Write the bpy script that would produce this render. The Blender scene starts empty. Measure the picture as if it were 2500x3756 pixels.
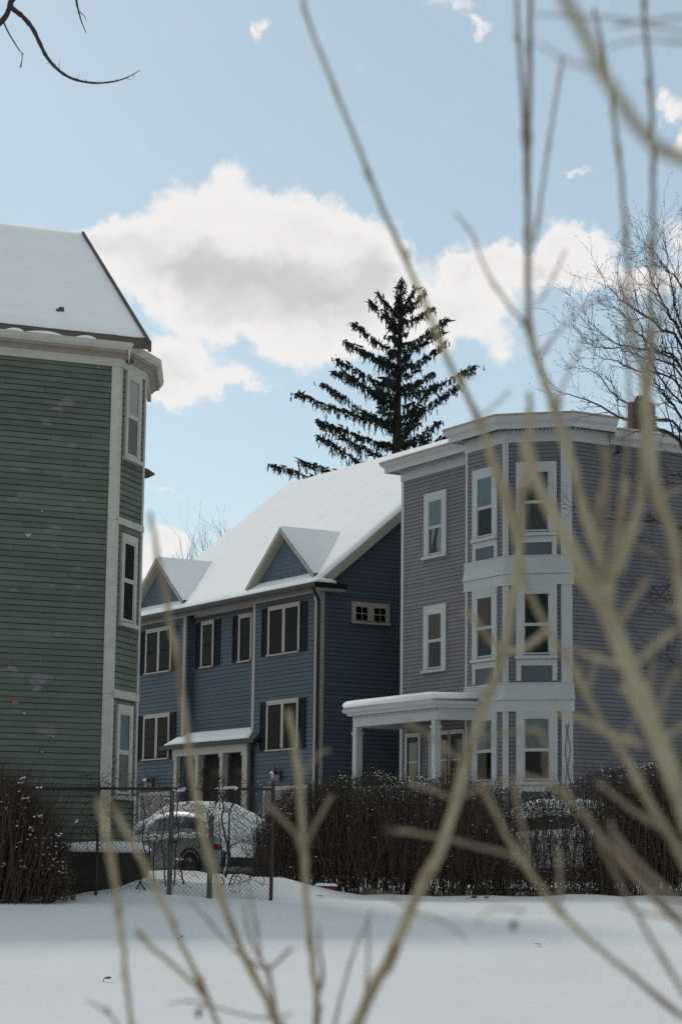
import bpy, math, random
import numpy as np
from mathutils import Vector, Matrix, noise as mnoise

scene = bpy.context.scene
col = scene.collection
rnd = random.Random(11)
R = math.radians

# ------------------------------------------------------------------ camera
FPX, CX, CY = 8000.0, 1250.0, 1878.0          # focal length and centre in photo pixels (2500 x 3756)
PITCH, ROLL, EYE = R(9.2), R(0.7), 1.5
_fw = np.array([0, math.cos(PITCH), math.sin(PITCH)])
_u0 = np.array([0, -math.sin(PITCH), math.cos(PITCH)])
_r0 = np.array([1.0, 0, 0])
RT = math.cos(ROLL) * _r0 + math.sin(ROLL) * _u0
UP = -math.sin(ROLL) * _r0 + math.cos(ROLL) * _u0
cam_d = bpy.data.cameras.new('camera')
cam = bpy.data.objects.new('camera', cam_d)
col.objects.link(cam)
cam.matrix_world = Matrix(((RT[0], UP[0], -_fw[0], 0), (RT[1], UP[1], -_fw[1], 0),
                           (RT[2], UP[2], -_fw[2], EYE), (0, 0, 0, 1)))
cam_d.sensor_fit = 'VERTICAL'
cam_d.sensor_height = 36.0
cam_d.lens = 36.0 * FPX / 3756.0
cam_d.clip_start = 0.05
cam_d.clip_end = 3000
cam_d.dof.use_dof = True
cam_d.dof.focus_distance = 48.0
cam_d.dof.aperture_fstop = 5.4
scene.camera = cam
scene.render.resolution_x, scene.render.resolution_y = 681, 1024

# ------------------------------------------------------------------ light
SUN_AZ, SUN_EL = R(-31), R(38)               # azimuth measured clockwise from +Y (the way the camera looks)
sdir = Vector((math.cos(SUN_EL) * math.sin(SUN_AZ), math.cos(SUN_EL) * math.cos(SUN_AZ), math.sin(SUN_EL)))
sun_d = bpy.data.lights.new('sun', 'SUN')
sun_d.energy = 1.2
sun_d.angle = R(7.0)
sun_d.color = (1.0, 0.94, 0.86)
sun = bpy.data.objects.new('sun', sun_d)
sun.rotation_euler = sdir.to_track_quat('Z', 'Y').to_euler()
col.objects.link(sun)

world = bpy.data.worlds.new('World')
scene.world = world
world.use_nodes = True
wt = world.node_tree
wt.nodes.clear()


def wn(t, **k):
    n = wt.nodes.new(t)
    for a, b in k.items():
        setattr(n, a, b)
    return n


def wl(a, b):
    wt.links.new(a, b)


def wmath(op, a, b=None, clamp=False):
    n = wn('ShaderNodeMath', operation=op, use_clamp=clamp)
    for i, v in enumerate((a, b)):
        if v is None:
            continue
        if isinstance(v, (int, float)):
            n.inputs[i].default_value = v
        else:
            wl(v, n.inputs[i])
    return n.outputs[0]


def wramp(v, lo, hi, smooth=True):
    n = wn('ShaderNodeMapRange', interpolation_type='SMOOTHSTEP' if smooth else 'LINEAR')
    wl(v, n.inputs[0])
    n.inputs[1].default_value = lo
    n.inputs[2].default_value = hi
    return n.outputs[0]


sky = wn('ShaderNodeTexSky')
sky.sky_type = 'NISHITA'
sky.sun_disc = False
sky.sun_elevation = SUN_EL
sky.sun_rotation = SUN_AZ
sky.air_density = 1.0
sky.dust_density = 0.5
sky.ozone_density = 1.4
tc = wn('ShaderNodeTexCoord')
sep = wn('ShaderNodeSeparateXYZ')
wl(tc.outputs['Generated'], sep.inputs[0])
az = wmath('ARCTAN2', sep.outputs[0], sep.outputs[1])
el = wmath('ARCSINE', sep.outputs[2])
comb = wn('ShaderNodeCombineXYZ')
wl(az, comb.inputs[0])
wl(el, comb.inputs[1])
# warp the sky position so that cloud edges billow
n1 = wn('ShaderNodeTexNoise')
n1.inputs['Scale'].default_value = 26.0
n1.inputs['Detail'].default_value = 7.0
n1.inputs['Roughness'].default_value = 0.58
wl(comb.outputs[0], n1.inputs['Vector'])
sub = wn('ShaderNodeVectorMath', operation='SUBTRACT')
wl(n1.outputs['Color'], sub.inputs[0])
sub.inputs[1].default_value = (0.5, 0.5, 0.5)
scl = wn('ShaderNodeVectorMath', operation='SCALE')
wl(sub.outputs[0], scl.inputs[0])
scl.inputs['Scale'].default_value = 0.026
wrp = wn('ShaderNodeVectorMath', operation='ADD')
n1b = wn('ShaderNodeTexNoise')
n1b.inputs['Scale'].default_value = 95.0
n1b.inputs['Detail'].default_value = 5.0
n1b.inputs['Roughness'].default_value = 0.6
wl(comb.outputs[0], n1b.inputs['Vector'])
subb = wn('ShaderNodeVectorMath', operation='SUBTRACT')
wl(n1b.outputs['Color'], subb.inputs[0])
subb.inputs[1].default_value = (0.5, 0.5, 0.5)
sclb = wn('ShaderNodeVectorMath', operation='SCALE')
wl(subb.outputs[0], sclb.inputs[0])
sclb.inputs['Scale'].default_value = 0.017
addb = wn('ShaderNodeVectorMath', operation='ADD')
wl(scl.outputs[0], addb.inputs[0])
wl(sclb.outputs[0], addb.inputs[1])
wl(comb.outputs[0], wrp.inputs[0])
wl(addb.outputs[0], wrp.inputs[1])
# each cloud is a cluster of puffs: azimuth, elevation, half width, half height (radians), weight
PUFFS = [(0.0870, 0.2723, 0.0130, 0.0100, 0.60), (0.1043, 0.2721, 0.0259, 0.0110, 0.45), (0.0798, 0.2636, 0.0179, 0.0159, 0.40), (0.1327, 0.2667, 0.0179, 0.0100, 0.50), (-0.0391, 0.2667, 0.0678, 0.0339, 0.75), (-0.0720, 0.2698, 0.0538, 0.0259, 0.60), (0.0020, 0.2595, 0.0498, 0.0299, 0.60), (-0.0749, 0.2243, 0.0279, 0.0179, 0.55), (-0.0808, 0.2143, 0.0159, 0.0140, 0.50), (-0.0464, 0.2191, 0.0239, 0.0080, 0.30), (0.0492, 0.2558, 0.0219, 0.0259, 0.45), (-0.0521, 0.2988, 0.0199, 0.0189, 1.00), (-0.0767, 0.2951, 0.0219, 0.0169, 1.00), (-0.1010, 0.2835, 0.0219, 0.0140, 1.00), (-0.1161, 0.2790, 0.0149, 0.0100, 1.00), (-0.0273, 0.2935, 0.0219, 0.0159, 1.00), (-0.0066, 0.2899, 0.0199, 0.0169, 1.00), (0.0121, 0.2822, 0.0179, 0.0179, 1.00), (0.0204, 0.2676, 0.0169, 0.0159, 1.00), (-0.0801, 0.2686, 0.0399, 0.0209, 1.00), (-0.0391, 0.2647, 0.0478, 0.0249, 1.00), (-0.0020, 0.2575, 0.0359, 0.0219, 1.00), (-0.0551, 0.2456, 0.0399, 0.0130, 0.90), (-0.0181, 0.2355, 0.0339, 0.0110, 0.75), (0.0125, 0.2418, 0.0239, 0.0149, 0.75), (-0.0811, 0.2281, 0.0179, 0.0130, 0.80), (-0.0837, 0.2102, 0.0120, 0.0084, 0.60), (-0.0626, 0.2197, 0.0239, 0.0064, 0.50), (-0.0402, 0.2172, 0.0100, 0.0036, 0.35), (0.0553, 0.2725, 0.0130, 0.0130, 1.00), (0.0717, 0.2754, 0.0140, 0.0110, 0.95), (0.0615, 0.2538, 0.0219, 0.0199, 0.85), (0.0737, 0.2340, 0.0120, 0.0120, 0.55), (0.1044, 0.2838, 0.0140, 0.0136, 1.00), (0.1196, 0.2826, 0.0110, 0.0130, 0.90), (0.1124, 0.2681, 0.0219, 0.0090, 0.75), (0.0931, 0.2713, 0.0100, 0.0100, 0.80), (0.1447, 0.2644, 0.0199, 0.0110, 0.70), (0.0400, 0.2489, 0.0169, 0.0189, 0.80), (0.1570, 0.2816, 0.0080, 0.0120, 0.50), (-0.0413, 0.3762, 0.0048, 0.0084, 0.55), (0.0507, 0.3884, 0.0179, 0.0052, 0.45), (0.0612, 0.3808, 0.0084, 0.0048, 0.52), (0.1548, 0.3423, 0.0084, 0.0068, 0.60), (0.1567, 0.3295, 0.0090, 0.0052, 0.65), (0.1086, 0.3139, 0.0124, 0.0022, 0.36), (-0.0790, 0.1458, 0.0132, 0.0090, 0.95), (-0.0898, 0.1366, 0.0120, 0.0120, 0.95), (-0.0792, 0.1676, 0.0068, 0.0026, 0.34)]
dens = None
for (a, e, sa, se, w) in PUFFS:
    d = wn('ShaderNodeVectorMath', operation='SUBTRACT')
    wl(wrp.outputs[0], d.inputs[0])
    d.inputs[1].default_value = (a, e, 0)
    m = wn('ShaderNodeVectorMath', operation='MULTIPLY')
    wl(d.outputs[0], m.inputs[0])
    m.inputs[1].default_value = (1 / sa, 1 / se, 0)
    ln = wn('ShaderNodeVectorMath', operation='LENGTH')
    wl(m.outputs[0], ln.inputs[0])
    v = wmath('SUBTRACT', 1.0, ln.outputs['Value'])
    v = wmath('MULTIPLY', wmath('MAXIMUM', v, 0.0), w)
    if dens is None:
        dens = v
    else:
        dens = wmath('ADD', dens, v)
# scattered cumulus over the rest of the sky
n2 = wn('ShaderNodeTexNoise')
n2.inputs['Scale'].default_value = 5.0
n2.inputs['Detail'].default_value = 8.0
n2.inputs['Roughness'].default_value = 0.55
wl(tc.outputs['Generated'], n2.inputs['Vector'])
outside = wmath('MAXIMUM', wramp(wmath('ABSOLUTE', az), .19, .34), wramp(el, .46, .62))
far = wmath('MULTIPLY', wramp(n2.outputs['Fac'], .52, .74, False), outside)
dens = wmath('ADD', dens, far)
n3 = wn('ShaderNodeTexNoise')
n3.inputs['Scale'].default_value = 60.0
n3.inputs['Detail'].default_value = 6.0
wl(comb.outputs[0], n3.inputs['Vector'])
fray = wmath('MULTIPLY', wmath('SUBTRACT', n3.outputs['Fac'], 0.5), 0.5)
cmask = wramp(wmath('ADD', dens, fray), .03, .50)
n4 = wn('ShaderNodeTexNoise')
n4.inputs['Scale'].default_value = 15.0
n4.inputs['Detail'].default_value = 5.0
wl(wrp.outputs[0], n4.inputs['Vector'])
thick = wramp(wmath('ADD', dens, wmath('MULTIPLY', wmath('SUBTRACT', n4.outputs['Fac'], 0.5), .8)), .55, 2.2)
ccol = wn('ShaderNodeMix', data_type='RGBA')
wl(thick, ccol.inputs['Factor'])
ccol.inputs[6].default_value = (.98, .955, .94, 1)
ccol.inputs[7].default_value = (.66, .64, .635, 1)
bg_sky = wn('ShaderNodeBackground')
bg_sky.inputs['Strength'].default_value = 0.126
veil = wn('ShaderNodeMix', data_type='RGBA')                 # thin high haze over the whole sky
veil.inputs['Factor'].default_value = .46
wl(sky.outputs[0], veil.inputs[6])
veil.inputs[7].default_value = (3.9, 4.75, 4.15, 1)
wl(veil.outputs[2], bg_sky.inputs['Color'])
bg_c = wn('ShaderNodeBackground')
bg_c.inputs['Strength'].default_value = 0.92
wl(ccol.outputs[2], bg_c.inputs['Color'])
mx = wn('ShaderNodeMixShader')
wl(wmath('MULTIPLY', cmask, 0.97), mx.inputs[0])
wl(bg_sky.outputs[0], mx.inputs[1])
wl(bg_c.outputs[0], mx.inputs[2])
wo = wn('ShaderNodeOutputWorld')
wl(mx.outputs[0], wo.inputs['Surface'])

scene.view_settings.view_transform = 'Standard'
scene.view_settings.look = 'None'
scene.view_settings.gamma = 1.0
scene.view_settings.use_curve_mapping = False
scene.view_settings.exposure = 0.0
scene.render.engine = 'CYCLES'
scene.cycles.max_bounces = 6
scene.cycles.diffuse_bounces = 3
scene.cycles.transparent_max_bounces = 16
scene.cycles.caustics_reflective = False
scene.cycles.caustics_refractive = False
scene.cycles.use_denoising = False
scene.cycles.sample_clamp_indirect = 2.0
scene.cycles.sample_clamp_direct = 5.0


# ------------------------------------------------------------------ helpers
def ray(x, y):
    d = _fw + RT * (x - CX) / FPX - UP * (y - CY) / FPX
    return d / d[1]


def at(x, y, Y):
    return np.array([0, 0, EYE]) + ray(x, y) * Y


def ground_z(x, y):
    if y < 3:
        b = 0.0
    elif y < 40:
        b = 1.02 * (y - 3) / 37.0
    elif y < 50:
        b = 1.02 + 0.18 * (y - 40) / 10.0
    else:
        b = 1.2
    if y > 60:
        b += 0.0
    for gx, gy, gh, gr in PILES:
        d2 = ((x - gx) ** 2 + (y - gy) ** 2) / (gr * gr)
        if d2 < 9:
            b += gh * math.exp(-d2)
    if 2 < y < 70 and abs(x) < 40:
        b += 0.035 * mnoise.noise((x * .35, y * .35, 3.1)) + 0.012 * mnoise.noise((x * 1.3, y * 1.3, 7.7))
    return b


PILES = [(-1.75, 37.0, .20, .75), (-1.1, 37.6, .30, .55), (-.4, 38.0, .16, .6), (-2.9, 36.6, .10, .8), (-2.0, 42.0, .25, 1.2), (-2.9, 43.2, .20, .7), (-3.9, 43.4, .2, .9),
         (-3.6, 38.2, .12, .7), (1.0, 38.2, .06, .7), (2.6, 38.3, .05, .6), (4.2, 38.2, .08, .6), (5.6, 38.3, .06, .5), (-4.9, 35.2, -.03, 1.0), (-3.1, 36.35, .26, .42), (-3.9, 36.3, .10, .5), (-2.6, 36.9, .14, .5)]


def on_ground(px, py):
    d = ray(px, py)
    Y = 10.0
    while Y < 60:
        p = np.array([0, 0, EYE]) + d * Y
        if p[2] <= ground_z(p[0], Y):
            return p
        Y += 0.05
    return np.array([0, 0, EYE]) + d * 40


class MB:
    def __init__(s):
        s.v = []
        s.f = []
        s.n = 0

    def add(s, verts, faces):
        o = len(s.v)
        s.v.extend([tuple(map(float, p)) for p in verts])
        s.f.extend([tuple(i + o for i in f) for f in faces])
        return s

    def hexa(s, p):           # 8 points, bottom ring then top ring (counter-clockwise from above)
        return s.add(p, [(3, 2, 1, 0), (4, 5, 6, 7), (0, 1, 5, 4), (1, 2, 6, 5), (2, 3, 7, 6), (3, 0, 4, 7)])

    def box(s, x0, x1, y0, y1, z0, z1):
        return s.hexa([(x0, y0, z0), (x1, y0, z0), (x1, y1, z0), (x0, y1, z0), (x0, y0, z1), (x1, y0, z1), (x1, y1, z1), (x0, y1, z1)])

    def fbox(s, F, a0, a1, b0, b1, z0, z1):
        p = [F.pt(a0, b0, z0), F.pt(a1, b0, z0), F.pt(a1, b1, z0), F.pt(a0, b1, z0), F.pt(a0, b0, z1), F.pt(a1, b0, z1), F.pt(a1, b1, z1), F.pt(a0, b1, z1)]
        return s.hexa(p)

    def prism(s, ring_a, ring_b):
        n = len(ring_a)
        f = [tuple(range(n))[::-1], tuple(range(n, 2 * n))]
        for i in range(n):
            j = (i + 1) % n
            f.append((i, j, n + j, n + i))
        return s.add(list(ring_a) + list(ring_b), f)

    def tube(s, pts, rad, n=6, cap=True):
        pts = [np.asarray(p, float) for p in pts]
        m = len(pts)
        t0 = pts[1] - pts[0]
        t0 /= np.linalg.norm(t0) + 1e-9
        ref = np.array([0, 0, 1.0]) if abs(t0[2]) < .9 else np.array([1.0, 0, 0])
        nn = np.cross(t0, ref)
        nn /= np.linalg.norm(nn)
        vs = []
        for i in range(m):
            t = pts[min(i + 1, m - 1)] - pts[max(i - 1, 0)]
            t /= np.linalg.norm(t) + 1e-9
            nn = nn - t * np.dot(nn, t)
            nn /= np.linalg.norm(nn) + 1e-9
            bb = np.cross(t, nn)
            r = rad[i] if hasattr(rad, '__len__') else rad
            for k in range(n):
                a = 2 * math.pi * k / n
                vs.append(pts[i] + r * (math.cos(a) * nn + math.sin(a) * bb))
        f = []
        for i in range(m - 1):
            for k in range(n):
                j = (k + 1) % n
                f.append((i * n + k, i * n + j, (i + 1) * n + j, (i + 1) * n + k))
        if cap:
            f.append(tuple(range(n))[::-1])
            f.append(tuple(range((m - 1) * n, m * n)))
        return s.add(vs, f)

    def sweep(s, path, prof):      # path: 2-D points, outward is to the left; prof: closed ring of (outward, z)
        P = [np.array(p, float) for p in path]
        m = len(P)
        rings = []
        for i in range(m):
            ds = []
            if i > 0:
                d = P[i] - P[i - 1]
                ds.append(d / np.linalg.norm(d))
            if i < m - 1:
                d = P[i + 1] - P[i]
                ds.append(d / np.linalg.norm(d))
            ns = [np.array([-d[1], d[0]]) for d in ds]
            nn = sum(ns)
            nn /= np.linalg.norm(nn)
            k = 1.0 / max(0.3, float(np.dot(nn, ns[0])))
            rings.append([(P[i][0] + nn[0] * b * k, P[i][1] + nn[1] * b * k, z) for b, z in prof])
        n = len(prof)
        vs = [p for r in rings for p in r]
        f = [tuple(range(n)), tuple(range((m - 1) * n, m * n))[::-1]]
        for i in range(m - 1):
            for k in range(n):
                j = (k + 1) % n
                f.append((i * n + k, (i + 1) * n + k, (i + 1) * n + j, i * n + j))
        return s.add(vs, f)

    def mesh(s, name, mat, smooth=False, fix=True):
        me = bpy.data.meshes.new(name)
        me.from_pydata(s.v, [], s.f)
        if fix:
            import bmesh
            bm = bmesh.new()
            bm.from_mesh(me)
            bmesh.ops.recalc_face_normals(bm, faces=bm.faces)
            bm.to_mesh(me)
            bm.free()
        for mm in (mat if isinstance(mat, (list, tuple)) else [mat]):
            me.materials.append(mm)
        if smooth:
            me.polygons.foreach_set('use_smooth', [True] * len(me.polygons))
        me.update()
        return me

    def build(s, name, mat, parent=None, smooth=False, fix=True, label=None, kind=None, world=True):
        """world=True: vertices are world points and the parent is an unrotated Empty; else they are local to the parent"""
        if parent is not None and world:
            o = base_of(parent)
            s.v = [(x - o[0], y - o[1], z - o[2]) for x, y, z in s.v]
        me = s.mesh(name, mat, smooth, fix)
        return link(name, me, parent, label, kind)


LOC = {}


def base_of(o):
    t = np.zeros(3)
    while o is not None:
        t = t + np.array(LOC.get(o.name, (0, 0, 0)))
        o = o.parent
    return t


def link(name, me, parent=None, label=None, kind=None):
    o = bpy.data.objects.new(name, me)
    col.objects.link(o)
    if parent is not None:
        o.parent = parent
    if label:
        o['label'] = label
    if kind:
        o['kind'] = kind
    return o


def thing(name, label, cat, loc=(0, 0, 0), rotz=0.0, group=None):
    o = bpy.data.objects.new(name, None)
    col.objects.link(o)
    o.empty_display_size = .3
    o.location = loc
    o.rotation_euler = (0, 0, rotz)
    o['label'] = label
    o['category'] = cat
    if group:
        o['group'] = group
    LOC[o.name] = tuple(loc)
    return o


class Facet:
    """a wall plane in house coordinates: a runs along it, b points out of it"""

    def __init__(s, ox, oy, dx, dy):
        l = math.hypot(dx, dy)
        s.o = (ox, oy)
        s.d = (dx / l, dy / l)
        s.n = (-s.d[1], s.d[0])

    def pt(s, a, b, z):
        return (s.o[0] + s.d[0] * a + s.n[0] * b, s.o[1] + s.d[1] * a + s.n[1] * b, z)


def heading_rot(h):
    h = R(h)
    return math.atan2(math.cos(h), math.sin(h))


# ------------------------------------------------------------------ materials
def mat(name, base, rough=.8, var=.12, scale=3.0, rand=0.0, bump=0.0, bscale=40.0, metal=0.0, spec=.3, stain=None, stain_scale=2.0, stain_lo=.62, stain_hi=.68, stretch=None):
    m = bpy.data.materials.new(name)
    m.use_nodes = True
    nt = m.node_tree
    b = nt.nodes['Principled BSDF']
    b.inputs['Roughness'].default_value = rough
    b.inputs['Metallic'].default_value = metal
    b.inputs['Specular IOR Level'].default_value = spec
    geo = nt.nodes.new('ShaderNodeNewGeometry')
    vec = geo.outputs['Position']
    if stretch:
        mp = nt.nodes.new('ShaderNodeMapping')
        mp.inputs['Scale'].default_value = stretch
        nt.links.new(vec, mp.inputs[0])
        vec = mp.outputs[0]
    nz = nt.nodes.new('ShaderNodeTexNoise')
    nz.inputs['Scale'].default_value = scale
    nz.inputs['Detail'].default_value = 6
    nz.inputs['Roughness'].default_value = .6
    nt.links.new(vec, nz.inputs['Vector'])
    mr = nt.nodes.new('ShaderNodeMapRange')
    mr.inputs[1].default_value = .25
    mr.inputs[2].default_value = .75
    mr.inputs[3].default_value = 1 - var
    mr.inputs[4].default_value = 1 + var
    nt.links.new(nz.outputs['Fac'], mr.inputs[0])
    val = mr.outputs[0]
    if rand:
        oi = nt.nodes.new('ShaderNodeObjectInfo')
        mr2 = nt.nodes.new('ShaderNodeMapRange')
        mr2.inputs[3].default_value = 1 - rand
        mr2.inputs[4].default_value = 1 + rand
        nt.links.new(oi.outputs['Random'], mr2.inputs[0])
        mm = nt.nodes.new('ShaderNodeMath')
        mm.operation = 'MULTIPLY'
        nt.links.new(val, mm.inputs[0])
        nt.links.new(mr2.outputs[0], mm.inputs[1])
        val = mm.outputs[0]
    vm = nt.nodes.new('ShaderNodeVectorMath')
    vm.operation = 'SCALE'
    vm.inputs[0].default_value = base
    nt.links.new(val, vm.inputs['Scale'])
    out = vm.outputs[0]
    if stain:
        ns = nt.nodes.new('ShaderNodeTexNoise')
        ns.inputs['Scale'].default_value = stain_scale
        ns.inputs['Detail'].default_value = 5
        nt.links.new(vec, ns.inputs['Vector'])
        ms = nt.nodes.new('ShaderNodeMapRange')
        ms.inputs[1].default_value = stain_lo
        ms.inputs[2].default_value = stain_hi
        nt.links.new(ns.outputs['Fac'], ms.inputs[0])
        mix = nt.nodes.new('ShaderNodeMix')
        mix.data_type = 'RGBA'
        nt.links.new(ms.outputs[0], mix.inputs['Factor'])
        nt.links.new(out, mix.inputs[6])
        mix.inputs[7].default_value = (*stain, 1)
        out = mix.outputs[2]
    nt.links.new(out, b.inputs['Base Color'])
    if bump:
        nb = nt.nodes.new('ShaderNodeTexNoise')
        nb.inputs['Scale'].default_value = bscale
        nb.inputs['Detail'].default_value = 5
        nt.links.new(vec, nb.inputs['Vector'])
        bp = nt.nodes.new('ShaderNodeBump')
        bp.inputs['Strength'].default_value = bump
        bp.inputs['Distance'].default_value = .03
        nt.links.new(nb.outputs['Fac'], bp.inputs['Height'])
        nt.links.new(bp.outputs[0], b.inputs['Normal'])
    return m


def glass_mat(name, tint, ior=1.6):
    m = bpy.data.materials.new(name)
    m.use_nodes = True
    nt = m.node_tree
    nt.nodes.clear()
    o = nt.nodes.new('ShaderNodeOutputMaterial')
    tr = nt.nodes.new('ShaderNodeBsdfTransparent')
    tr.inputs[0].default_value = (*tint, 1)
    gl = nt.nodes.new('ShaderNodeBsdfGlossy')
    gl.inputs['Roughness'].default_value = .02
    fr = nt.nodes.new('ShaderNodeFresnel')
    fr.inputs['IOR'].default_value = ior
    nz = nt.nodes.new('ShaderNodeTexNoise')
    nz.inputs['Scale'].default_value = 1.3
    geo = nt.nodes.new('ShaderNodeNewGeometry')
    nt.links.new(geo.outputs['Position'], nz.inputs['Vector'])
    bp = nt.nodes.new('ShaderNodeBump')
    bp.inputs['Strength'].default_value = .12
    bp.inputs['Distance'].default_value = .05
    nt.links.new(nz.outputs['Fac'], bp.inputs['Height'])
    nt.links.new(bp.outputs[0], gl.inputs['Normal'])
    mx = nt.nodes.new('ShaderNodeMixShader')
    nt.links.new(fr.outputs[0], mx.inputs[0])
    nt.links.new(tr.outputs[0], mx.inputs[1])
    nt.links.new(gl.outputs[0], mx.inputs[2])
    nt.links.new(mx.outputs[0], o.inputs[0])
    return m


M = {}
M['snow'] = mat('snow', (.77, .755, .75), .7, .03, .6, bump=.55, bscale=4.5, spec=.05)
M['roof_snow'] = mat('roof_snow', (.89, .87, .86), .7, .03, 1.5, bump=.2, bscale=9, spec=.05)
M['green'] = mat('green_clapboard_paint', (.110, .126, .103), .7, .16, 2.5, rand=.12, bump=.25, bscale=60, stain=(.19, .165, .18), stain_scale=1.7, stain_lo=.635, stain_hi=.67, stretch=(1, 1, 2.2))
M['oldtrim'] = mat('weathered_cream_trim', (.47, .44, .39), .75, .12, 6, rand=.05, bump=.2, bscale=50, stain=(.2, .18, .16), stain_scale=9, stain_lo=.68, stain_hi=.75)
M['oldtrim_dark'] = mat('weathered_eave_wood', (.30, .25, .21), .8, .18, 6, bump=.2)
M['roof_edge'] = mat('brown_roof_edge', (.10, .075, .065), .8, .2, 8)
M['blue'] = mat('blue_clapboard_paint', (.070, .087, .112), .65, .10, 2.0, rand=.07, bump=.1)
M['blue_shingle'] = mat('blue_shingle_paint', (.09, .112, .145), .7, .1, 3.0, rand=.09)
M['tan'] = mat('tan_trim_paint', (.36, .325, .28), .6, .07, 3)
M['shutter'] = mat('charcoal_shutter', (.018, .019, .025), .8, .1, 4, spec=.08)
M['gutter_black'] = mat('black_gutter_metal', (.012, .012, .015), .4, .1, 5)
M['shingle'] = mat('grey_roof_shingles', (.10, .095, .09), .9, .25, 12)
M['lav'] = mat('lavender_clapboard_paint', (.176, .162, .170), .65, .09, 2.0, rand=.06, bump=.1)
M['lav_b'] = mat('lavender_panel_paint', (.138, .130, .146), .65, .09, 2.0, rand=.05)  # lavender clapboard colour with shade painted in, for angled bay face and side wall
M['panel'] = mat('slate_panel_paint', (.088, .098, .118), .6, .08, 3)
M['white'] = mat('white_trim_paint', (.445, .445, .445), .55, .06, 3, bump=.08, rand=.02)
M['rust'] = mat('weathered_roof_flashing', (.33, .27, .22), .7, .3, 9)
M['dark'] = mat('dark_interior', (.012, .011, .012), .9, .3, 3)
M['glass'] = glass_mat('window_glass', (.72, .74, .74), 1.28)
M['glass_dim'] = glass_mat('tinted_window_glass', (.35, .37, .4), 1.13)
M['blind_brown'] = mat('brown_woven_blind', (.17, .085, .05), .9, .2, 8, stretch=(1, 1, 12))
M['blind_white'] = mat('pale_roller_shade', (.40, .42, .40), .9, .1, 4)
M['blind_sky'] = mat('pale_blue_shade', (.36, .47, .50), .8, .18, 1.8)  # sky reflection of the window panes put into the sheet's colour
M['curtain'] = mat('white_lace_curtain', (.55, .57, .55), .9, .1, 10)
M['red_paint'] = mat('dark_red_paint', (.12, .02, .018), .7, .2, 6)
M['brick'] = mat('dark_red_brick', (.060, .020, .018), .9, .25, 9, rand=.3)
M['mortar'] = mat('chimney_mortar', (.055, .042, .038), .95, .2, 10)
M['needle'] = mat('spruce_needles', (.022, .03, .022), .85, .35, 1.5)
M['spruce_bark'] = mat('spruce_bark', (.035, .026, .02), .95, .3, 5)
M['twig_dark'] = mat('dark_tree_bark', (.05, .04, .035), .9, .3, 4)
M['hedge_twig'] = mat('hedge_twig_bark', (.066, .045, .035), .95, .35, 6)
M['hedge_leaf'] = mat('withered_hedge_leaf', (.066, .044, .033), .9, .5, 5)
M['hedge_leaf2'] = mat('dull_green_hedge_leaf', (.042, .042, .028), .9, .5, 5)
M['stem'] = mat('pale_khaki_stem_bark', (.40, .335, .215), .8, .22, 14, bump=.6, bscale=70, stain=(.24, .155, .095), stain_scale=11, stain_lo=.54, stain_hi=.68)
M['twig_tan'] = mat('tan_twig_bark', (.26, .20, .145), .85, .2, 16)
M['berry'] = mat('dried_dark_berry', (.015, .012, .018), .6, .2, 30)
M['fence'] = mat('grey_fence_wire', (.04, .038, .038), .6, .3, 8, metal=.2)
M['fence_rail'] = mat('rusted_fence_rail', (.055, .035, .03), .8, .3, 7)
M['fence_post'] = mat('lichened_fence_post', (.085, .09, .078), .9, .3, 6, stain=(.085, .10, .08), stain_scale=4, stain_lo=.5, stain_hi=.62)
M['vine'] = mat('dark_vine_bark', (.045, .032, .027), .95, .3, 7)
M['car'] = mat('silver_car_paint', (.34, .34, .345), .45, .06, 3, metal=.35, spec=.5)
M['car2'] = mat('dark_car_paint', (.10, .10, .11), .35, .06, 3, metal=.35, spec=.5)
M['tyre'] = mat('tyre_rubber', (.018, .018, .018), .9, .2, 8)
M['rim'] = mat('dull_wheel_rim', (.10, .085, .08), .6, .2, 8, metal=.3)
M['carglass'] = mat('car_window_glass', (.012, .014, .016), .12, .1, 3, spec=.5)
M['lens_red'] = mat('tail_light_red', (.18, .02, .015), .3, .1, 5)
M['lens_grey'] = mat('tail_light_grey', (.32, .29, .24), .3, .1, 5)
M['concrete'] = mat('dark_stained_concrete', (.05, .043, .038), .95, .4, 3, bump=.4)
M['garage'] = mat('grey_garage_door_paint', (.20, .19, .185), .6, .08, 3)
M['door_dark'] = mat('dark_brown_door', (.03, .017, .013), .6, .2, 5)
M['lamp_black'] = mat('black_lantern_metal', (.012, .012, .012), .5, .1, 5)
M['lamp_brown'] = mat('bronze_lamp_housing', (.11, .08, .055), .6, .2, 6)
M['lampglass'] = mat('frosted_lantern_glass', (.35, .33, .28), .3, .1, 5)
M['dead_leaf'] = mat('dead_brown_leaf', (.10, .07, .045), .9, .3, 20)
M['metal'] = mat('galvanised_metal', (.25, .25, .25), .5, .15, 5, metal=.6)

# ------------------------------------------------------------------ the ground
xs = [-600, -300, -150, -80, -45] + [x * .45 for x in range(-66, 67)] + [45, 80, 150, 300, 600]
ys = [-60, -25, -10, -3, 0] + [1 + i * .42 for i in range(0, 140)] + [62, 68, 78, 95, 130, 200, 320, 500, 900]
g = MB()
vs = [(x, y, ground_z(x, y)) for y in ys for x in xs]
nx = len(xs)
fs = [(j * nx + i, j * nx + i + 1, (j + 1) * nx + i + 1, (j + 1) * nx + i) for j in range(len(ys) - 1) for i in range(nx - 1)]
g.add(vs, fs)
go = g.build('snowy_ground', M['snow'], smooth=True, fix=False)
go['kind'] = 'structure'
go['label'] = 'smooth snow-covered lawn rising gently to the hedge and fence'


# ------------------------------------------------------------------ house parts
GAP = .0105


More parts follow.
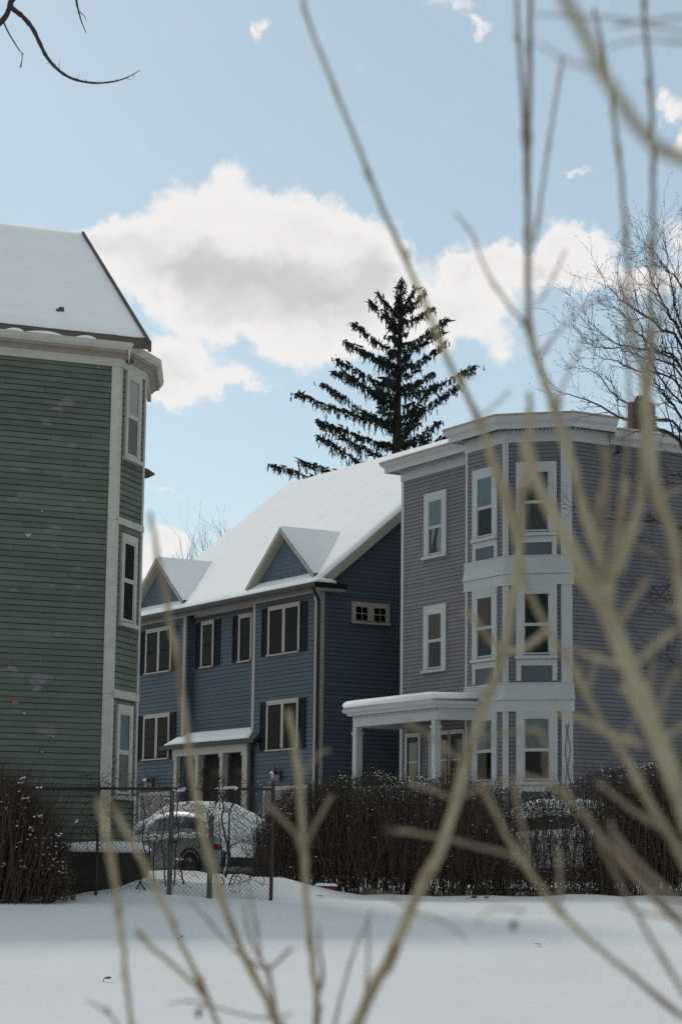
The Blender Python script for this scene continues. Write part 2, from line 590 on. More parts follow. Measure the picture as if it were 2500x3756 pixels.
def inset(poly, d=.030):
    """shrink a footprint (outward to the left of travel or to the right) by d"""
    P = [np.array(p, float) for p in poly]
    area = sum(P[i][0] * P[(i + 1) % len(P)][1] - P[(i + 1) % len(P)][0] * P[i][1] for i in range(len(P)))
    sg = 1 if area > 0 else -1
    out = []
    n = len(P)
    for i in range(n):
        d0 = P[i] - P[i - 1]
        d1 = P[(i + 1) % n] - P[i]
        n0 = np.array([-d0[1], d0[0]]) / np.linalg.norm(d0) * sg
        n1 = np.array([-d1[1], d1[0]]) / np.linalg.norm(d1) * sg
        m_ = n0 + n1
        m_ = m_ / np.linalg.norm(m_)
        out.append(tuple(P[i] + m_ * d / max(.3, float(m_ @ n0))))
    return out


def boards(house, F, a0, a1, z0, z1, step, m, name='clapboard', jit=.0015, thick=.018, lim=None, joints=0.0, jr=None):
    """one clapboard object per course, sharing a mesh; lim(z) gives (a0, a1) for gable ends"""
    n = int(round((z1 - z0) / step))
    me = None
    for i in range(n):
        z = z0 + i * step
        h = min(step - GAP, z1 - z - .002)
        if lim is None and h > (step - GAP) * .98:
            if me is None:
                b = MB()
                prof = [(-.026, 0), (thick, 0), (thick * .35, step - GAP), (-.026, step - GAP)]
                b.prism([F.pt(a0, p[0], p[1]) for p in prof], [F.pt(a1, p[0], p[1]) for p in prof])
                me = b.mesh(name, m)
            o = None
            if joints and rnd.random() < joints:
                c_ = rnd.uniform(*jr)
                for (q0, q1) in ((a0, c_ - .003), (c_ + .003, a1)):
                    b = MB()
                    dz = rnd.uniform(-.004, .004)
                    tk = thick + rnd.uniform(-.003, .006)
                    pf = [(-.026, dz), (tk, dz), (tk * .35, step - GAP), (-.026, step - GAP)]
                    b.prism([F.pt(q0, p[0], p[1] + rnd.uniform(-.003, .003)) for p in pf], [F.pt(q1, p[0], p[1] + rnd.uniform(-.003, .003)) for p in pf])
                    o2 = link(name, b.mesh(name, m), house)
                    o2.location = (0, 0, z)
                continue
            o = link(name, me, house)
        else:
            if lim is None:
                l0 = l1 = (a0, a1)
            else:
                l0, l1 = lim(z), lim(z + h)
                if l0 is None or l0[1] - l0[0] < .05:
                    continue
                if l1 is None or l1[1] <= l1[0]:
                    mid = (l0[0] + l0[1]) / 2
                    l1 = (mid - .01, mid + .01)
            b = MB()
            b.hexa([F.pt(l0[0], -.026, 0), F.pt(l0[1], -.026, 0), F.pt(l0[1], thick, 0), F.pt(l0[0], thick, 0),
                    F.pt(l1[0], -.026, h), F.pt(l1[1], -.026, h), F.pt(l1[1], thick * .3, h), F.pt(l1[0], thick * .3, h)])
            o = link(name, b.mesh(name, m), house)
        o.location = (F.n[0] * rnd.uniform(0, .003), F.n[1] * rnd.uniform(0, .003), z + rnd.uniform(-jit, jit))


def window(house, F, ac, hw, zb, zt, rail, cas=.13, head=.16, m='white', sash='white', sill_w=.05, panes='single', blind_or_reflection=None, lblind=None, glass='glass', mull=None, proud=.055, curtains=False, sill_h=.07, label=None, t=.032):
    w = MB()
    w.fbox(F, ac - hw - cas, ac - hw, 0, proud, zb - .03, zt + head)
    w.fbox(F, ac + hw, ac + hw + cas, 0, proud, zb - .03, zt + head)
    w.fbox(F, ac - hw, ac + hw, 0, proud - .002, zt, zt + head)
    if mull:
        w.fbox(F, ac - mull, ac + mull, 0, proud - .004, zb, zt)
    wo_ = w.build('window', M[m], house, world=False, label=label)
    s = MB()
    s.fbox(F, ac - hw - cas - sill_w, ac + hw + cas + sill_w, 0, proud + .05, zb - .03 - sill_h, zb - .031)
    s.build('sill', M[m], wo_, world=False)
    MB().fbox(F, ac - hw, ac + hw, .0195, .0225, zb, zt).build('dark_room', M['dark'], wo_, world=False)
    spans = [(ac - hw, ac + hw)] if not mull else [(ac - hw, ac - mull), (ac + mull, ac + hw)]
    for (l, r) in spans:
        for (z0, z1, b0) in ((rail, zt, .036), (zb, rail, .030)):
            sf = MB()
            sf.fbox(F, l, l + t, b0, b0 + .01, z0, z1)
            sf.fbox(F, r - t, r, b0, b0 + .01, z0, z1)
            sf.fbox(F, l + t, r - t, b0 + .001, b0 + .0115, z1 - t, z1)
            sf.fbox(F, l + t, r - t, b0 + .001, b0 + .0115, z0, z0 + t * 1.3)
            sf.build('sash', M[sash], wo_, world=False)
            pn = MB()
            pn.add([F.pt(l + t * .5, b0 + .004, z0 + .01), F.pt(l + t * .5, b0 + .004, z1 - .01), F.pt(r - t * .5, b0 + .004, z1 - .01), F.pt(r - t * .5, b0 + .004, z0 + .01)], [(0, 1, 2, 3)])
            pn.build('pane', M[glass], wo_, world=False, fix=False)
    if blind_or_reflection:
        MB().fbox(F, ac - hw + .01, ac + hw - .01, .025, .027, rail - .02, zt - .005).build('blind', M[blind_or_reflection], wo_, world=False)  # also builds the painted sky reflection behind upper panes
    if lblind:
        MB().fbox(F, ac - hw + .01, ac + hw - .01, .0245, .0262, zb + .02, rail - .02).build('blind', M[lblind], wo_, world=False)
    if curtains:
        c = MB()
        n = 10
        for side in (0, 1):
            pts0, pts1 = [], []
            for i in range(n + 1):
                k = i / n
                z = rail - .03 - k * (rail - zb - .05)
                if side == 0:
                    l, r = ac - hw + .02, ac - hw + .02 + hw * (.42 + .5 * math.sin(k * 2.2)) * (1.1 - .35 * k)
                else:
                    l, r = ac + hw - .02 - hw * (.95 - .8 * k), ac + hw - .12
                pts0.append(F.pt(l, .0255, z))
                pts1.append(F.pt(max(l + .01, r), .0255, z))
            c.add(pts0 + pts1, [(i, i + 1, n + 2 + i, n + 1 + i) for i in range(n)])
        c.build('curtain', M['curtain'], wo_, world=False, fix=False)
    return wo_


# ================================================================== GREEN HOUSE
GH = thing('green_house', 'tall green clapboard house with cream trim and a snowy roof, at the left edge', 'house', (-3.955, 37.825, 0), heading_rot(247.6))
E0 = (-.756, -.905)                                 # far end of the chamfered bay face
GW = Facet(0, 0, 1, 0)
GN = Facet(E0[0], E0[1], -E0[0], -E0[1])
CHW = 1.18
foot = [(E0[0] - .2, -8.6), (E0[0], E0[1]), (0, 0), (7.5, 0), (7.5, -9.0), (4, -9.2)]
w = MB()
foot = inset(foot)
w.prism([(x, y, .9) for x, y in foot], [(x, y, 10.45) for x, y in foot])
w.build('wall', M['green'], GH, world=False)
boards(GH, GW, .13, 7.45, 1.05, 10.19, .1042, M['green'], jit=.004, joints=.55, jr=(.35, 2.2))
for (z0, z1) in ((1.05, 4.33), (4.47, 7.39), (7.50, 10.19)):
    boards(GH, GN, .03, CHW - .06, z0, z1, .108, M['green'], jit=.003)
t = MB()
for (z0, z1) in ((.95, 4.39), (4.395, 7.44), (7.445, 10.2)):
    t = MB()
    t.fbox(GW, -.012, .145, -.02, .034, z0, z1)
    t.build('corner_board', M['oldtrim'], GH, world=False)
    t = MB()
    t.fbox(GN, CHW - .095, CHW + .012, -.02, .031, z0 + .004, z1 - .003)
    t.build('corner_board', M['oldtrim'], GH, world=False)
    t = MB()
    t.fbox(GN, -.02, .05, -.05, .033, z0 + .004, z1 - .003)
    t.build('corner_board', M['oldtrim'], GH, world=False)
for z0, z1 in ((4.33, 4.475), (7.385, 7.505)):
    t = MB()
    t.fbox(GN, -.03, CHW - .05, -.02, .045, z0, z1)
    t.build('belt_board', M['oldtrim'], GH, world=False)
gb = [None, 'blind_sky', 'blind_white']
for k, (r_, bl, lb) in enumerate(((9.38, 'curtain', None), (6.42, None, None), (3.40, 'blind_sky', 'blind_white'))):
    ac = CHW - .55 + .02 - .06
    window(GH, GN, ac, .24, r_ - .72, r_ + .69, r_, cas=.10, head=.14, m='oldtrim', sash='white', blind_or_reflection=bl, lblind=lb, sill_w=.03)
# eaves: frieze, soffit and gutter running along wall and bay
gpath = [(E0[0] - .6, -2.6), E0, (0, 0), (7.5, 0)]
c = MB()
c.sweep(gpath, [(-.02, 10.18), (.05, 10.18), (.05, 10.33), (-.02, 10.33)])
c.build('frieze', M['oldtrim'], GH, world=False)
c = MB()
c.sweep(gpath, [(-.03, 10.331), (.07, 10.331), (.10, 10.37), (.15, 10.40), (.20, 10.405), (.20, 10.45), (-.03, 10.45)])
c.build('soffit_moulding', M['oldtrim_dark'], GH, world=False)
gg = [(E0[0] - .6, -2.6), E0, (0, 0), (7.5, 0)]
c = MB()
c.sweep(gg, [(.10, 10.451), (.22, 10.451), (.26, 10.50), (.285, 10.58), (.255, 10.585), (.24, 10.565), (.10, 10.555)])
c.build('wooden_gutter', M['oldtrim'], GH, world=False)
# roof: ridge parallel to the wall
RX0, RX1, RW, RZE, RZR = -.46, 7.6, 4.5, 10.60, 13.90
slope = (RZR - RZE) / (RW + .22)
rf = MB()
def rz(v):
    return RZE + slope * (.22 - v)
for sgn in (0, 1):
    yv = [.22, -RW] if sgn == 0 else [-RW, -2 * RW - .22]
    zv = [RZE, RZR] if sgn == 0 else [RZR, RZE]
    rf.hexa([(RX0, yv[0], zv[0] - .10), (RX0, yv[1], zv[1] - .10), (RX1, yv[1], zv[1] - .10), (RX1, yv[0], zv[0] - .10),
             (RX0, yv[0], zv[0]), (RX0, yv[1], zv[1]), (RX1, yv[1], zv[1]), (RX1, yv[0], zv[0])])
rf.build('roof', M['roof_edge'], GH, world=False)
gw_ = MB()
gw_.prism([(RX0 + .2, 0, 10.3), (RX0 + .2, -9, 10.3), (RX0 + .2, -RW, RZR - .12)], [(RX0 + .3, 0, 10.3), (RX0 + .3, -9, 10.3), (RX0 + .3, -RW, RZR - .12)])
gw_.build('gable', M['green'], GH, world=False)


def snow_sheet(name, P00, P10, P11, P01, th, house, nu=26, nv=20, edge=.5, seed=0, world=False, amp=.3, mat_='roof_snow'):
    """a slab of snow lying on the quad P00-P10 (low edge) to P01-P11 (high edge)"""
    P00, P10, P11, P01 = [np.array(p, float) for p in (P00, P10, P11, P01)]
    nrm = np.cross(P10 - P00, P01 - P00)
    nrm /= np.linalg.norm(nrm)
    if nrm[2] < 0:
        nrm = -nrm
    top, bot = [], []
    for j in range(nv + 1):
        for i in range(nu + 1):
            a, b_ = i / nu, j / nv
            p = (P00 * (1 - a) + P10 * a) * (1 - b_) + (P01 * (1 - a) + P11 * a) * b_
            q = min(a, 1 - a) * nu
            q2 = min(b_, 1 - b_) * nv
            e = min(1.0, .35 + .65 * min(q, q2)) if min(q, q2) < 1 else 1.0
            h = th * e * (1 + amp * mnoise.noise(Vector((p[0] * 1.7, p[1] * 1.7, p[2] * 1.7 + seed))))
            edgej = 0.0
            if j == 0 or i in (0, nu):
                edgej = edge * mnoise.noise(Vector((p[0] * 3 + seed, p[1] * 3, p[2] * 3)))
            d = (P01 - P00)
            d /= np.linalg.norm(d)
            pp = p + d * abs(edgej) * (1 if j == 0 else 0)
            top.append(pp + nrm * h)
            bot.append(pp + nrm * .004)
    b = MB()
    n = (nu + 1) * (nv + 1)
    f = []
    W = nu + 1
    for j in range(nv):
        for i in range(nu):
            k = j * W + i
            f.append((k, k + 1, k + 1 + W, k + W))
            f.append((n + k, n + k + W, n + k + 1 + W, n + k + 1))
    per = [i for i in range(nu)] + [j * W + nu for j in range(nv)] + [nv * W + i for i in range(nu, 0, -1)] + [j * W for j in range(nv, 0, -1)]
    for a, k in enumerate(per):
        k2 = per[(a + 1) % len(per)]
        f.append((k, n + k, n + k2, k2))
    b.add(top + bot, f)
    return b.build(name, M[mat_], house, smooth=True, world=world)


e_ = .20
snow_sheet('roof_snow', (RX0 + .01, .22 - e_, RZE + slope * e_), (RX1, .22 - e_, RZE + slope * e_), (RX1, -RW, RZR), (RX0 + .01, -RW, RZR), .055, GH, nu=40, nv=24, edge=.05, seed=3)
rk = MB()
rk.hexa([(RX0 - .05, .22, RZE - .14), (RX0 - .05, -RW, RZR - .14), (RX0 + .0, -RW, RZR - .14), (RX0, .22, RZE - .14),
         (RX0 - .05, .22, RZE + .05), (RX0 - .05, -RW, RZR + .05), (RX0, -RW, RZR + .05), (RX0, .22, RZE + .05)])
rk.build('rake_board', M['roof_edge'], GH, world=False)
# snow patches caught in the gutter
for k, (a, l) in enumerate(((4.0, .5), (3.3, .35), (2.6, .7), (2.0, .4))):
    s_ = MB()
    pts = [(a - .9 + l * i / 7 - .6, (.24 + .02 * math.sin(i)), 10.575 + .025 * math.sin(math.pi * i / 7)) for i in range(8)]
    s_.tube(pts, [.012 + .028 * math.sin(math.pi * i / 7) for i in range(8)], 6)
    s_.build('gutter_snow', M['roof_snow'], GH, smooth=True, world=False)
# pipe stub poking out of the roof snow, and strips of peeled paint
vp = MB()
vy = -.62
vz = rz(vy)
vp.tube([(.93, vy, vz - .05), (.93, vy, vz + .13)], .05, 8)
vp.tube([(1.0, vy + .03, vz - .05), (1.0, vy + .03, vz + .09)], .035, 8)
vp.build('roof_vent', M['roof_edge'], GH, world=False)
for a, z, s_ in ((1.62, 7.08, .13), (1.55, 4.0, .07), (1.02, 3.62, .05), (.62, 7.75, .05), (1.35, 7.5, .05), (1.2, 3.35, .045)):
    p = MB()
    p.add([GW.pt(a, .022, z), GW.pt(a - s_, .024, z + .005), GW.pt(a - s_ * .45, .06, z - s_ * .55), GW.pt(a - s_ * .5, .05, z - s_ * .3)], [(0, 1, 2), (0, 2, 3), (1, 2, 3)])
    p.build('paint_flake', M['oldtrim'], GH, world=False, fix=False)
for a, z, s_ in ((1.72, 4.13, .10), (.42, 10.12, .06)):
    p = MB()
    p.fbox(GW, a - s_, a, .01, .021, z, z + .07)
    p.build('bare_wood_patch', mat('bare_orange_wood', (.30, .13, .06), .9, .3, 12), GH, world=False)
# icicle at the corner
p = MB()
p.tube([(-.10, .24, 10.46), (-.10, .24, 10.36), (-.10, .24, 10.2)], [.022, .015, .003], 6)
p.build('icicle', M['curtain'], GH, world=False)

# ================================================================== BLUE HOUSE
BH = thing('blue_house', 'blue clapboard house with tan trim, two front dormers and a thick snow roof', 'house', (-1.54, 61.7, 0), heading_rot(-31.5))
U0, U1, RA, RB, RD = -1.9, 9.9, 1.82, 6.05, -.28
foot = [(U0, -12.0), (U0, 0), (RA, 0), (RA, RD), (RB, RD), (RB, 0), (U1, 0), (U1, -12.0)]
w = MB()
foot = inset(foot)
w.prism([(x, y, .9) for x, y in foot], [(x, y, 9.2) for x, y in foot])
w.build('wall', M['blue'], BH, world=False)
BF = Facet(0, 0, 1, 0)
BRc = Facet(0, RD, 1, 0)
BS = Facet(U0, -12.0, 0, 1)
BLr = Facet(RB, RD, 0, 1)
PITCHB, ZE = .827, 9.40           # roof plane height above the wall line
ZR, WR = ZE + .827 * 6.0, 6.0
boards(BH, BF, U0 + .2, RA - .12, 3.70, 8.99, .120, M['blue'])
boards(BH, BF, RB + .14, U1 - .1, 3.70, 8.99, .120, M['blue'])
boards(BH, BRc, RA + .01, RB - .01, 4.6, 8.99, .120, M['blue'])
boards(BH, BLr, .0, -RD - .02, 4.6, 8.99, .120, M['blue'])
boards(BH, BS, 7.2, 11.9, 2.2, 9.0, .120, M['blue'])
boards(BH, BS, 7.2, 11.9, 9.0, 13.4, .120, M['blue'], lim=lambda z: (7.2, min(11.9, 12.0 - (z - ZE) / PITCHB - .15)))
gt = MB()
gt.prism([(U0, 0, 9.2), (U0, -12, 9.2), (U0, -6, ZR - .2)], [(U0 + .2, 0, 9.2), (U0 + .2, -12, 9.2), (U0 + .2, -6, ZR - .2)])
gt.prism([(U1 - .2, 0, 9.2), (U1 - .2, -12, 9.2), (U1 - .2, -6, ZR - .2)], [(U1, 0, 9.2), (U1, -12, 9.2), (U1, -6, ZR - .2)])
gt.build('gable', M['blue'], BH, world=False)
for F, a0, a1, z0, z1 in ((BF, U0 - .005, U0 + .22, 2.6, 9.0), (BF, RA - .14, RA + .004, 5.35, 9.0), (BF, RB - .004, RB + .15, 5.35, 9.0), (BF, U1 - .12, U1, 1.2, 9.0)):
    t = MB()
    t.fbox(F, a0, a1, -.02, .035, z0, z1)
    t.build('corner_board', M['tan'], BH, world=False)
t = MB()
t.fbox(BS, 11.87, 12.02, -.02, .033, 2.6, 9.0)
t.build('corner_board', M['tan'], BH, world=False)
for (F, a0, a1) in ((BF, U0, RA), (BRc, RA, RB), (BF, RB, U1)):
    t = MB()
    t.fbox(F, a0 + .001, a1 - .001, -.02, .045, 8.985, 9.17)
    t.build('frieze', M['tan'], BH, world=False)
# twin windows with shutters
def shutters(ac, hw, zb, zt, F):
    for s in (-1, 1):
        sh = MB()
        a0 = ac + s * (hw + .10)
        a1 = ac + s * (hw + .47)
        l, r = min(a0, a1), max(a0, a1)
        sh.fbox(F, l, l + .05, .018, .05, zb, zt)
        sh.fbox(F, r - .05, r, .018, .05, zb, zt)
        for (y0, y1) in ((zb, zb + .08), ((zb + zt) / 2 - .04, (zb + zt) / 2 + .04), (zt - .08, zt)):
            sh.fbox(F, l + .05, r - .05, .018, .049, y0, y1)
        so = sh.build('shutter', M['shutter'], BH, world=False)
        lv = MB()
        n = 16
        for i in range(n):
            z = zb + .08 + (zt - zb - .16) * i / n
            lv.add([F.pt(l + .05, .022, z + .07), F.pt(r - .05, .022, z + .07), F.pt(r - .05, .044, z), F.pt(l + .05, .044, z)], [(0, 1, 2, 3)])
        lv.build('louvres', M['shutter'], so, world=False, fix=False, kind='stuff')


for (ac, F) in ((.02, BF), (7.85, BF)):
    for (zb, zt, r_) in ((7.45, 8.69, 8.07), (4.74, 5.98, 5.36)):
        window(BH, F, ac, .80, zb, zt, r_, cas=.10, head=.13, m='tan', sash='shutter', mull=.075, glass='glass_dim', sill_w=.0, sill_h=.04)
        shutters(ac, .80, zb - .05, zt + .1, F)
for ac in (5.12, 2.76):
    window(BH, BRc, ac, .31, 7.45, 8.69, 8.07, cas=.10, head=.13, m='tan', sash='shutter', glass='glass_dim', sill_w=0, sill_h=.04)
    shutters(ac, .31, 7.40, 8.79, BRc)
# small twin window high on the side wall
wx = 12.0 - 1.64
window(BH, BS, wx, .50, 8.27, 8.66, 8.465, cas=.12, head=.13, m='tan', sash='tan', mull=.10, glass='glass_dim', sill_w=0, sill_h=.06, t=.011)
mu = MB()
for s in (-1, 1):
    mu.fbox(BS, wx + s * .30 - .009, wx + s * .30 + .009, .05, .056, 8.27, 8.66)
mu.build('muntin', M['tan'], BH, world=False)
# roof deck, eaves, gutters
rf = MB()
OV = .36
LO, HI = U0 - .30, U1 + .30
for sgn in (0, 1):
    ya, yb = (OV, -6.0) if sgn == 0 else (-6.0, -12.0 - OV)
    za, zb = (ZE - PITCHB * OV, ZR) if sgn == 0 else (ZR, ZE - PITCHB * OV)
    rf.hexa([(LO, ya, za - .14), (LO, yb, zb - .14), (HI, yb, zb - .14), (HI, ya, za - .14), (LO, ya, za), (LO, yb, zb), (HI, yb, zb), (HI, ya, za)])
rf.build('roof', M['shingle'], BH, world=False)
rk = MB()
rk.hexa([(LO - .035, OV * .2, ZE - PITCHB * OV * .2 - .26), (LO - .035, -6, ZR - .26), (LO - .002, -6, ZR - .26), (LO - .002, OV * .2, ZE - PITCHB * OV * .2 - .26),
         (LO - .035, OV * .2, ZE - PITCHB * OV * .2 + .01), (LO - .035, -6, ZR + .01), (LO - .002, -6, ZR + .01), (LO - .002, OV * .2, ZE - PITCHB * OV * .2 + .01)])
rk.build('rake_board', M['tan'], BH, world=False)
rk = MB()
rk.hexa([(LO, 0, ZE - .30), (LO, -6, ZR - .30), (U0 - .02, -6, ZR - .30), (U0 - .02, 0, ZE - .30),
         (LO, 0, ZE - .16), (LO, -6, ZR - .16), (U0 - .02, -6, ZR - .16), (U0 - .02, 0, ZE - .16)])
rk.build('rake_soffit', M['tan'], BH, world=False)
so = MB()
so.box(U0 - .3, HI, -.0, OV - .02, 9.02, 9.16)
so.build('eave_soffit', M['tan'], BH, world=False)
rt_ = MB()
rt_.box(LO - .02, U0 - .002, -.62, OV - .03, 9.0, 9.17)
rt_.build('eave_return', M['tan'], BH, world=False)
gu = MB()
gu.sweep([(LO - .03, -.62), (LO - .03, OV - .02), (HI, OV - .02)], [(0, 9.06), (.07, 9.06), (.11, 9.12), (.12, 9.19), (.10, 9.19), (0, 9.10)])
gu.build('gutter', M['gutter_black'], BH, world=False)
ds = MB()
ds.tube([(U0 - .25, OV + .02, 9.08), (U0 - .25, OV, 8.98), (U0 - .14, .16, 8.80), (U0 - .07, .09, 8.70), (U0 - .07, .09, 8.5), (U0 - .07, .09, 1.3)], .05, 8)
ds.build('downspout', M['gutter_black'], BH, world=False)
snow_sheet('roof_snow', (LO + .01, OV, ZE - PITCHB * OV), (HI, OV, ZE - PITCHB * OV), (HI, -6.0, ZR), (LO + .01, -6.0, ZR), .12, BH, nu=60, nv=34, edge=.0, seed=8, amp=.12)
sr = MB()
rr = []
for i in range(14):
    k = i / 13
    rr.append((LO - .05 + 0 * k, OV + .02 - k * .66, 9.23 + .02 * mnoise.noise(Vector((k * 6, 1, 2)))))
sr.tube(rr, [.06 + .03 * math.sin(math.pi * min(1, (i + .3) / 13)) for i in range(14)], 8)
sr.build('eave_snow', M['roof_snow'], BH, smooth=True, world=False)
# dormers
def dormer(uc):
    hw_, zf, za = 1.93, 9.42, 10.98
    sl = (za - zf) / hw_
    vf = .20
    back = -(za - ZE) / PITCHB - .2
    f = MB()
    f.prism([(uc - hw_ + .15, vf - .22, zf), (uc + hw_ - .15, vf - .22, zf), (uc, vf - .22, za - .14)], [(uc - hw_ + .15, vf - .30, zf), (uc + hw_ - .15, vf - .30, zf), (uc, vf - .30, za - .14)])
    d = f.build('dormer', M['blue_shingle'], BH, world=False)
    Fd = Facet(0, vf - .22, 1, 0)
    # rows of square shingles
    st = .125
    r = random.Random(int(uc * 10))
    z = zf + .02
    row = 0
    while z < za - .45:
        half = (za - .14 - z - st) / sl - .12
        if half < .1:
            break
        x = -half + (row % 2) * .1
        while x < half:
            wdt = r.uniform(.16, .30)
            x1 = min(half, x + wdt)
            if x1 - x > .04:
                b = MB()
                th = .014 + r.uniform(-.003, .004)
                zz = z + r.uniform(-.004, .004)
                b.hexa([Fd.pt(uc + x, 0, zz), Fd.pt(uc + x1 - .008, 0, zz), Fd.pt(uc + x1 - .008, th, zz), Fd.pt(uc + x, th, zz),
                        Fd.pt(uc + x, 0, z + st), Fd.pt(uc + x1 - .008, 0, z + st), Fd.pt(uc + x1 - .008, .004, z + st), Fd.pt(uc + x, .004, z + st)])
                b.build('shingle', M['blue_shingle'], d, world=False)
            x = x1
        z += st
        row += 1
    # roof slopes with deep rakes
    for s in (-1, 1):
        rk = MB()
        A = (uc + s * hw_, zf)
        B = (uc, za)
        def ring(v):
            return [(A[0], v, A[1] - .11), (B[0], v, B[1] - .11), (B[0], v, B[1] + .0), (A[0], v, A[1] + .0)]
        rk.prism(ring(vf + .02), ring(vf - .02))
        rk.build('rake_board', M['tan'], d, world=False)
        rk = MB()
        def ring2(v):
            return [(A[0] - s * .02, v, A[1] - .17 + .02), (B[0], v, B[1] - .17), (B[0], v, B[1] - .10), (A[0] - s * .02, v, A[1] - .10 + .02)]
        rk.prism(ring2(vf - .021), ring2(vf - .30))
        rk.build('rake_soffit', M['tan'], d, world=False)
        rk = MB()
        rk.prism([(A[0] + s * .03, vf + .025, A[1] - .01), (B[0], vf + .025, B[1] + .012), (B[0], vf + .025, B[1] + .03), (A[0] + s * .03, vf + .025, A[1] + .02)],
                 [(A[0] + s * .03, vf - .25, A[1] - .01), (B[0], vf - .25, B[1] + .012), (B[0], vf - .25, B[1] + .03), (A[0] + s * .03, vf - .25, A[1] + .02)])
        rk.build('dormer_roof_edge', M['shingle'], d, world=False)
        b = MB()
        # snow on the slope, running back until it dies into the main roof
        nu, nv = 18, 14
        top = []
        for j in range(nv + 1):
            for i in range(nu + 1):
                k = j / nv
                x = A[0] * (1 - k) + B[0] * k
                zz = A[1] * (1 - k) + B[1] * k
                vb = -(zz - ZE) / PITCHB - .35
                v = (vf + .02) + (vb - vf - .02) * i / nu
                top.append((x, v, zz + (.035 if i == 0 else .085) + .012 * mnoise.noise(Vector((x * 2, v * 2, zz)))))
        b.add(top, [(j * (nu + 1) + i, j * (nu + 1) + i + 1, (j + 1) * (nu + 1) + i + 1, (j + 1) * (nu + 1) + i) for j in range(nv) for i in range(nu)])
        n0 = len(b.v)
        edge = [j * (nu + 1) for j in range(nv + 1)]
        b.v += [(b.v[k][0], b.v[k][1], b.v[k][2] - .05) for k in edge]
        b.f += [(edge[j], edge[j + 1], n0 + j + 1, n0 + j) for j in range(nv)]
        b.build('dormer_snow', M['roof_snow'], d, smooth=True, world=False, fix=False)
    sh = MB()
    sh.box(uc - hw_ + .1, uc + hw_ - .1, vf - .27, vf - .12, zf - .06, zf + .02)
    sh.build('dormer_ledge', M['shingle'], d, world=False)


dormer(.02)
dormer(7.85)
# entrance porch in the recess
pr = MB()
pv, pz, tz, tv = .22, 5.05, 5.50, RD + .01
pu0, pu1, tu0, tu1 = 1.28, 7.10, 1.80, 6.45
pr.prism([(pu0, pv, pz), (pu1, pv, pz), (tu1, tv, tz), (tu0, tv, tz)], [(pu0, pv, pz - .05), (pu1, pv, pz - .05), (tu1, tv, tz - .3), (tu0, tv, tz - .3)])
pr.prism([(pu0, pv, pz), (tu0, tv, tz), (tu0 - .45, .045, pz + .12)], [(pu0, pv, pz - .05), (tu0, tv, pz - .05), (tu0 - .45, .045, pz - .05)])
pr.prism([(pu1, pv, pz), (tu1, tv, tz), (tu1 + .5, .045, pz + .12)], [(pu1, pv, pz - .05), (tu1, tv, pz - .05), (tu1 + .5, .045, pz - .05)])
po = pr.build('porch_roof', M['shingle'], BH, world=False)
snow_sheet('porch_snow', (pu0 + .35, pv - .02, pz + .02), (pu1 - .12, pv - .02, pz + .02), (tu1 - .02, tv + .08, tz - .07), (tu0 + .12, tv + .08, tz - .07), .06, po, nu=24, nv=6, edge=.03, seed=5)
gu = MB()
gu.sweep([(pu0, .05), (pu0, pv), (pu1, pv), (pu1, .05)], [(0, pz - .12), (.06, pz - .12), (.09, pz - .02), (0, pz - .02)])
gu.build('porch_gutter', M['gutter_black'], po, world=False)
bm_ = MB()
bm_.box(1.85, 6.55, -.02, .14, 4.72, pz - .06)
bm_.build('porch_beam', M['tan'], BH, world=False)
for u in (6.35, 4.95, 3.42, 2.0):
    c = MB()
    hw_ = .095 if u > 2.5 else .15
    c.box(u - hw_, u + hw_, -.06, .13, 1.3, 4.60)
    c.box(u - hw_ - .03, u + hw_ + .03, -.08, .152, 4.60, 4.719)
    c.box(u - hw_ - .03, u + hw_ + .03, -.08, .152, 1.2, 1.42)
    c.build('porch_column', M['tan'], BH, world=False)
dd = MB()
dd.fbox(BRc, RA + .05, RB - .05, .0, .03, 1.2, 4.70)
dd.build('entry_recess', M['dark'], BH, world=False)  # flat dark sheet, the deep entry's shade put into its colour
for ac in (5.6, 4.2, 2.7):
    d = MB()
    d.fbox(BRc, ac - .45, ac + .45, .03, .06, 1.3, 4.3)
    do = d.build('entry_door', M['door_dark'], BH, world=False)
    for k in range(3):
        for q in (-1, 1):
            p = MB()
            p.fbox(BRc, ac + q * .18 - .12, ac + q * .18 + .12, .06, .066, 2.9 + k * .42, 3.24 + k * .42)
            p.build('door_pane', M['carglass'], do, world=False)
ds = MB()
ds.tube([(1.62, .12, 5.0), (1.62, .12, 4.8), (1.70, .09, 4.65), (1.70, .09, 1.3)], .06, 8)
ds.build('downspout', M['gutter_black'], BH, world=False)
# garage doors
for (a0, a1) in ((-1.35, .88), (6.55, 8.78)):
    fr = MB()
    fr.fbox(BF, a0 - .12, a0, .0, .06, 1.2, 3.68)
    fr.fbox(BF, a1, a1 + .12, .0, .06, 1.2, 3.68)
    fr.fbox(BF, a0, a1, .0, .058, 3.56, 3.68)
    gd = fr.build('garage_door', M['tan'], BH, world=False)
    for k in range(4):
        p = MB()
        p.fbox(BF, a0 + .005, a1 - .005, .0, .03, 1.2 + k * .59 + .006, 1.2 + (k + 1) * .59 - .006)
        p.build('door_panel', M['garage'], gd, world=False)
    for gx in (.3, 1.03, 1.76):
        for i in range(3):
            for j in range(2):
                p = MB()
                l = a0 + gx + i * .15 - .1
                p.fbox(BF, l, l + .12, .03, .036, 3.17 + j * .15, 3.29 + j * .15)
                p.build('door_pane', M['carglass'], gd, world=False)
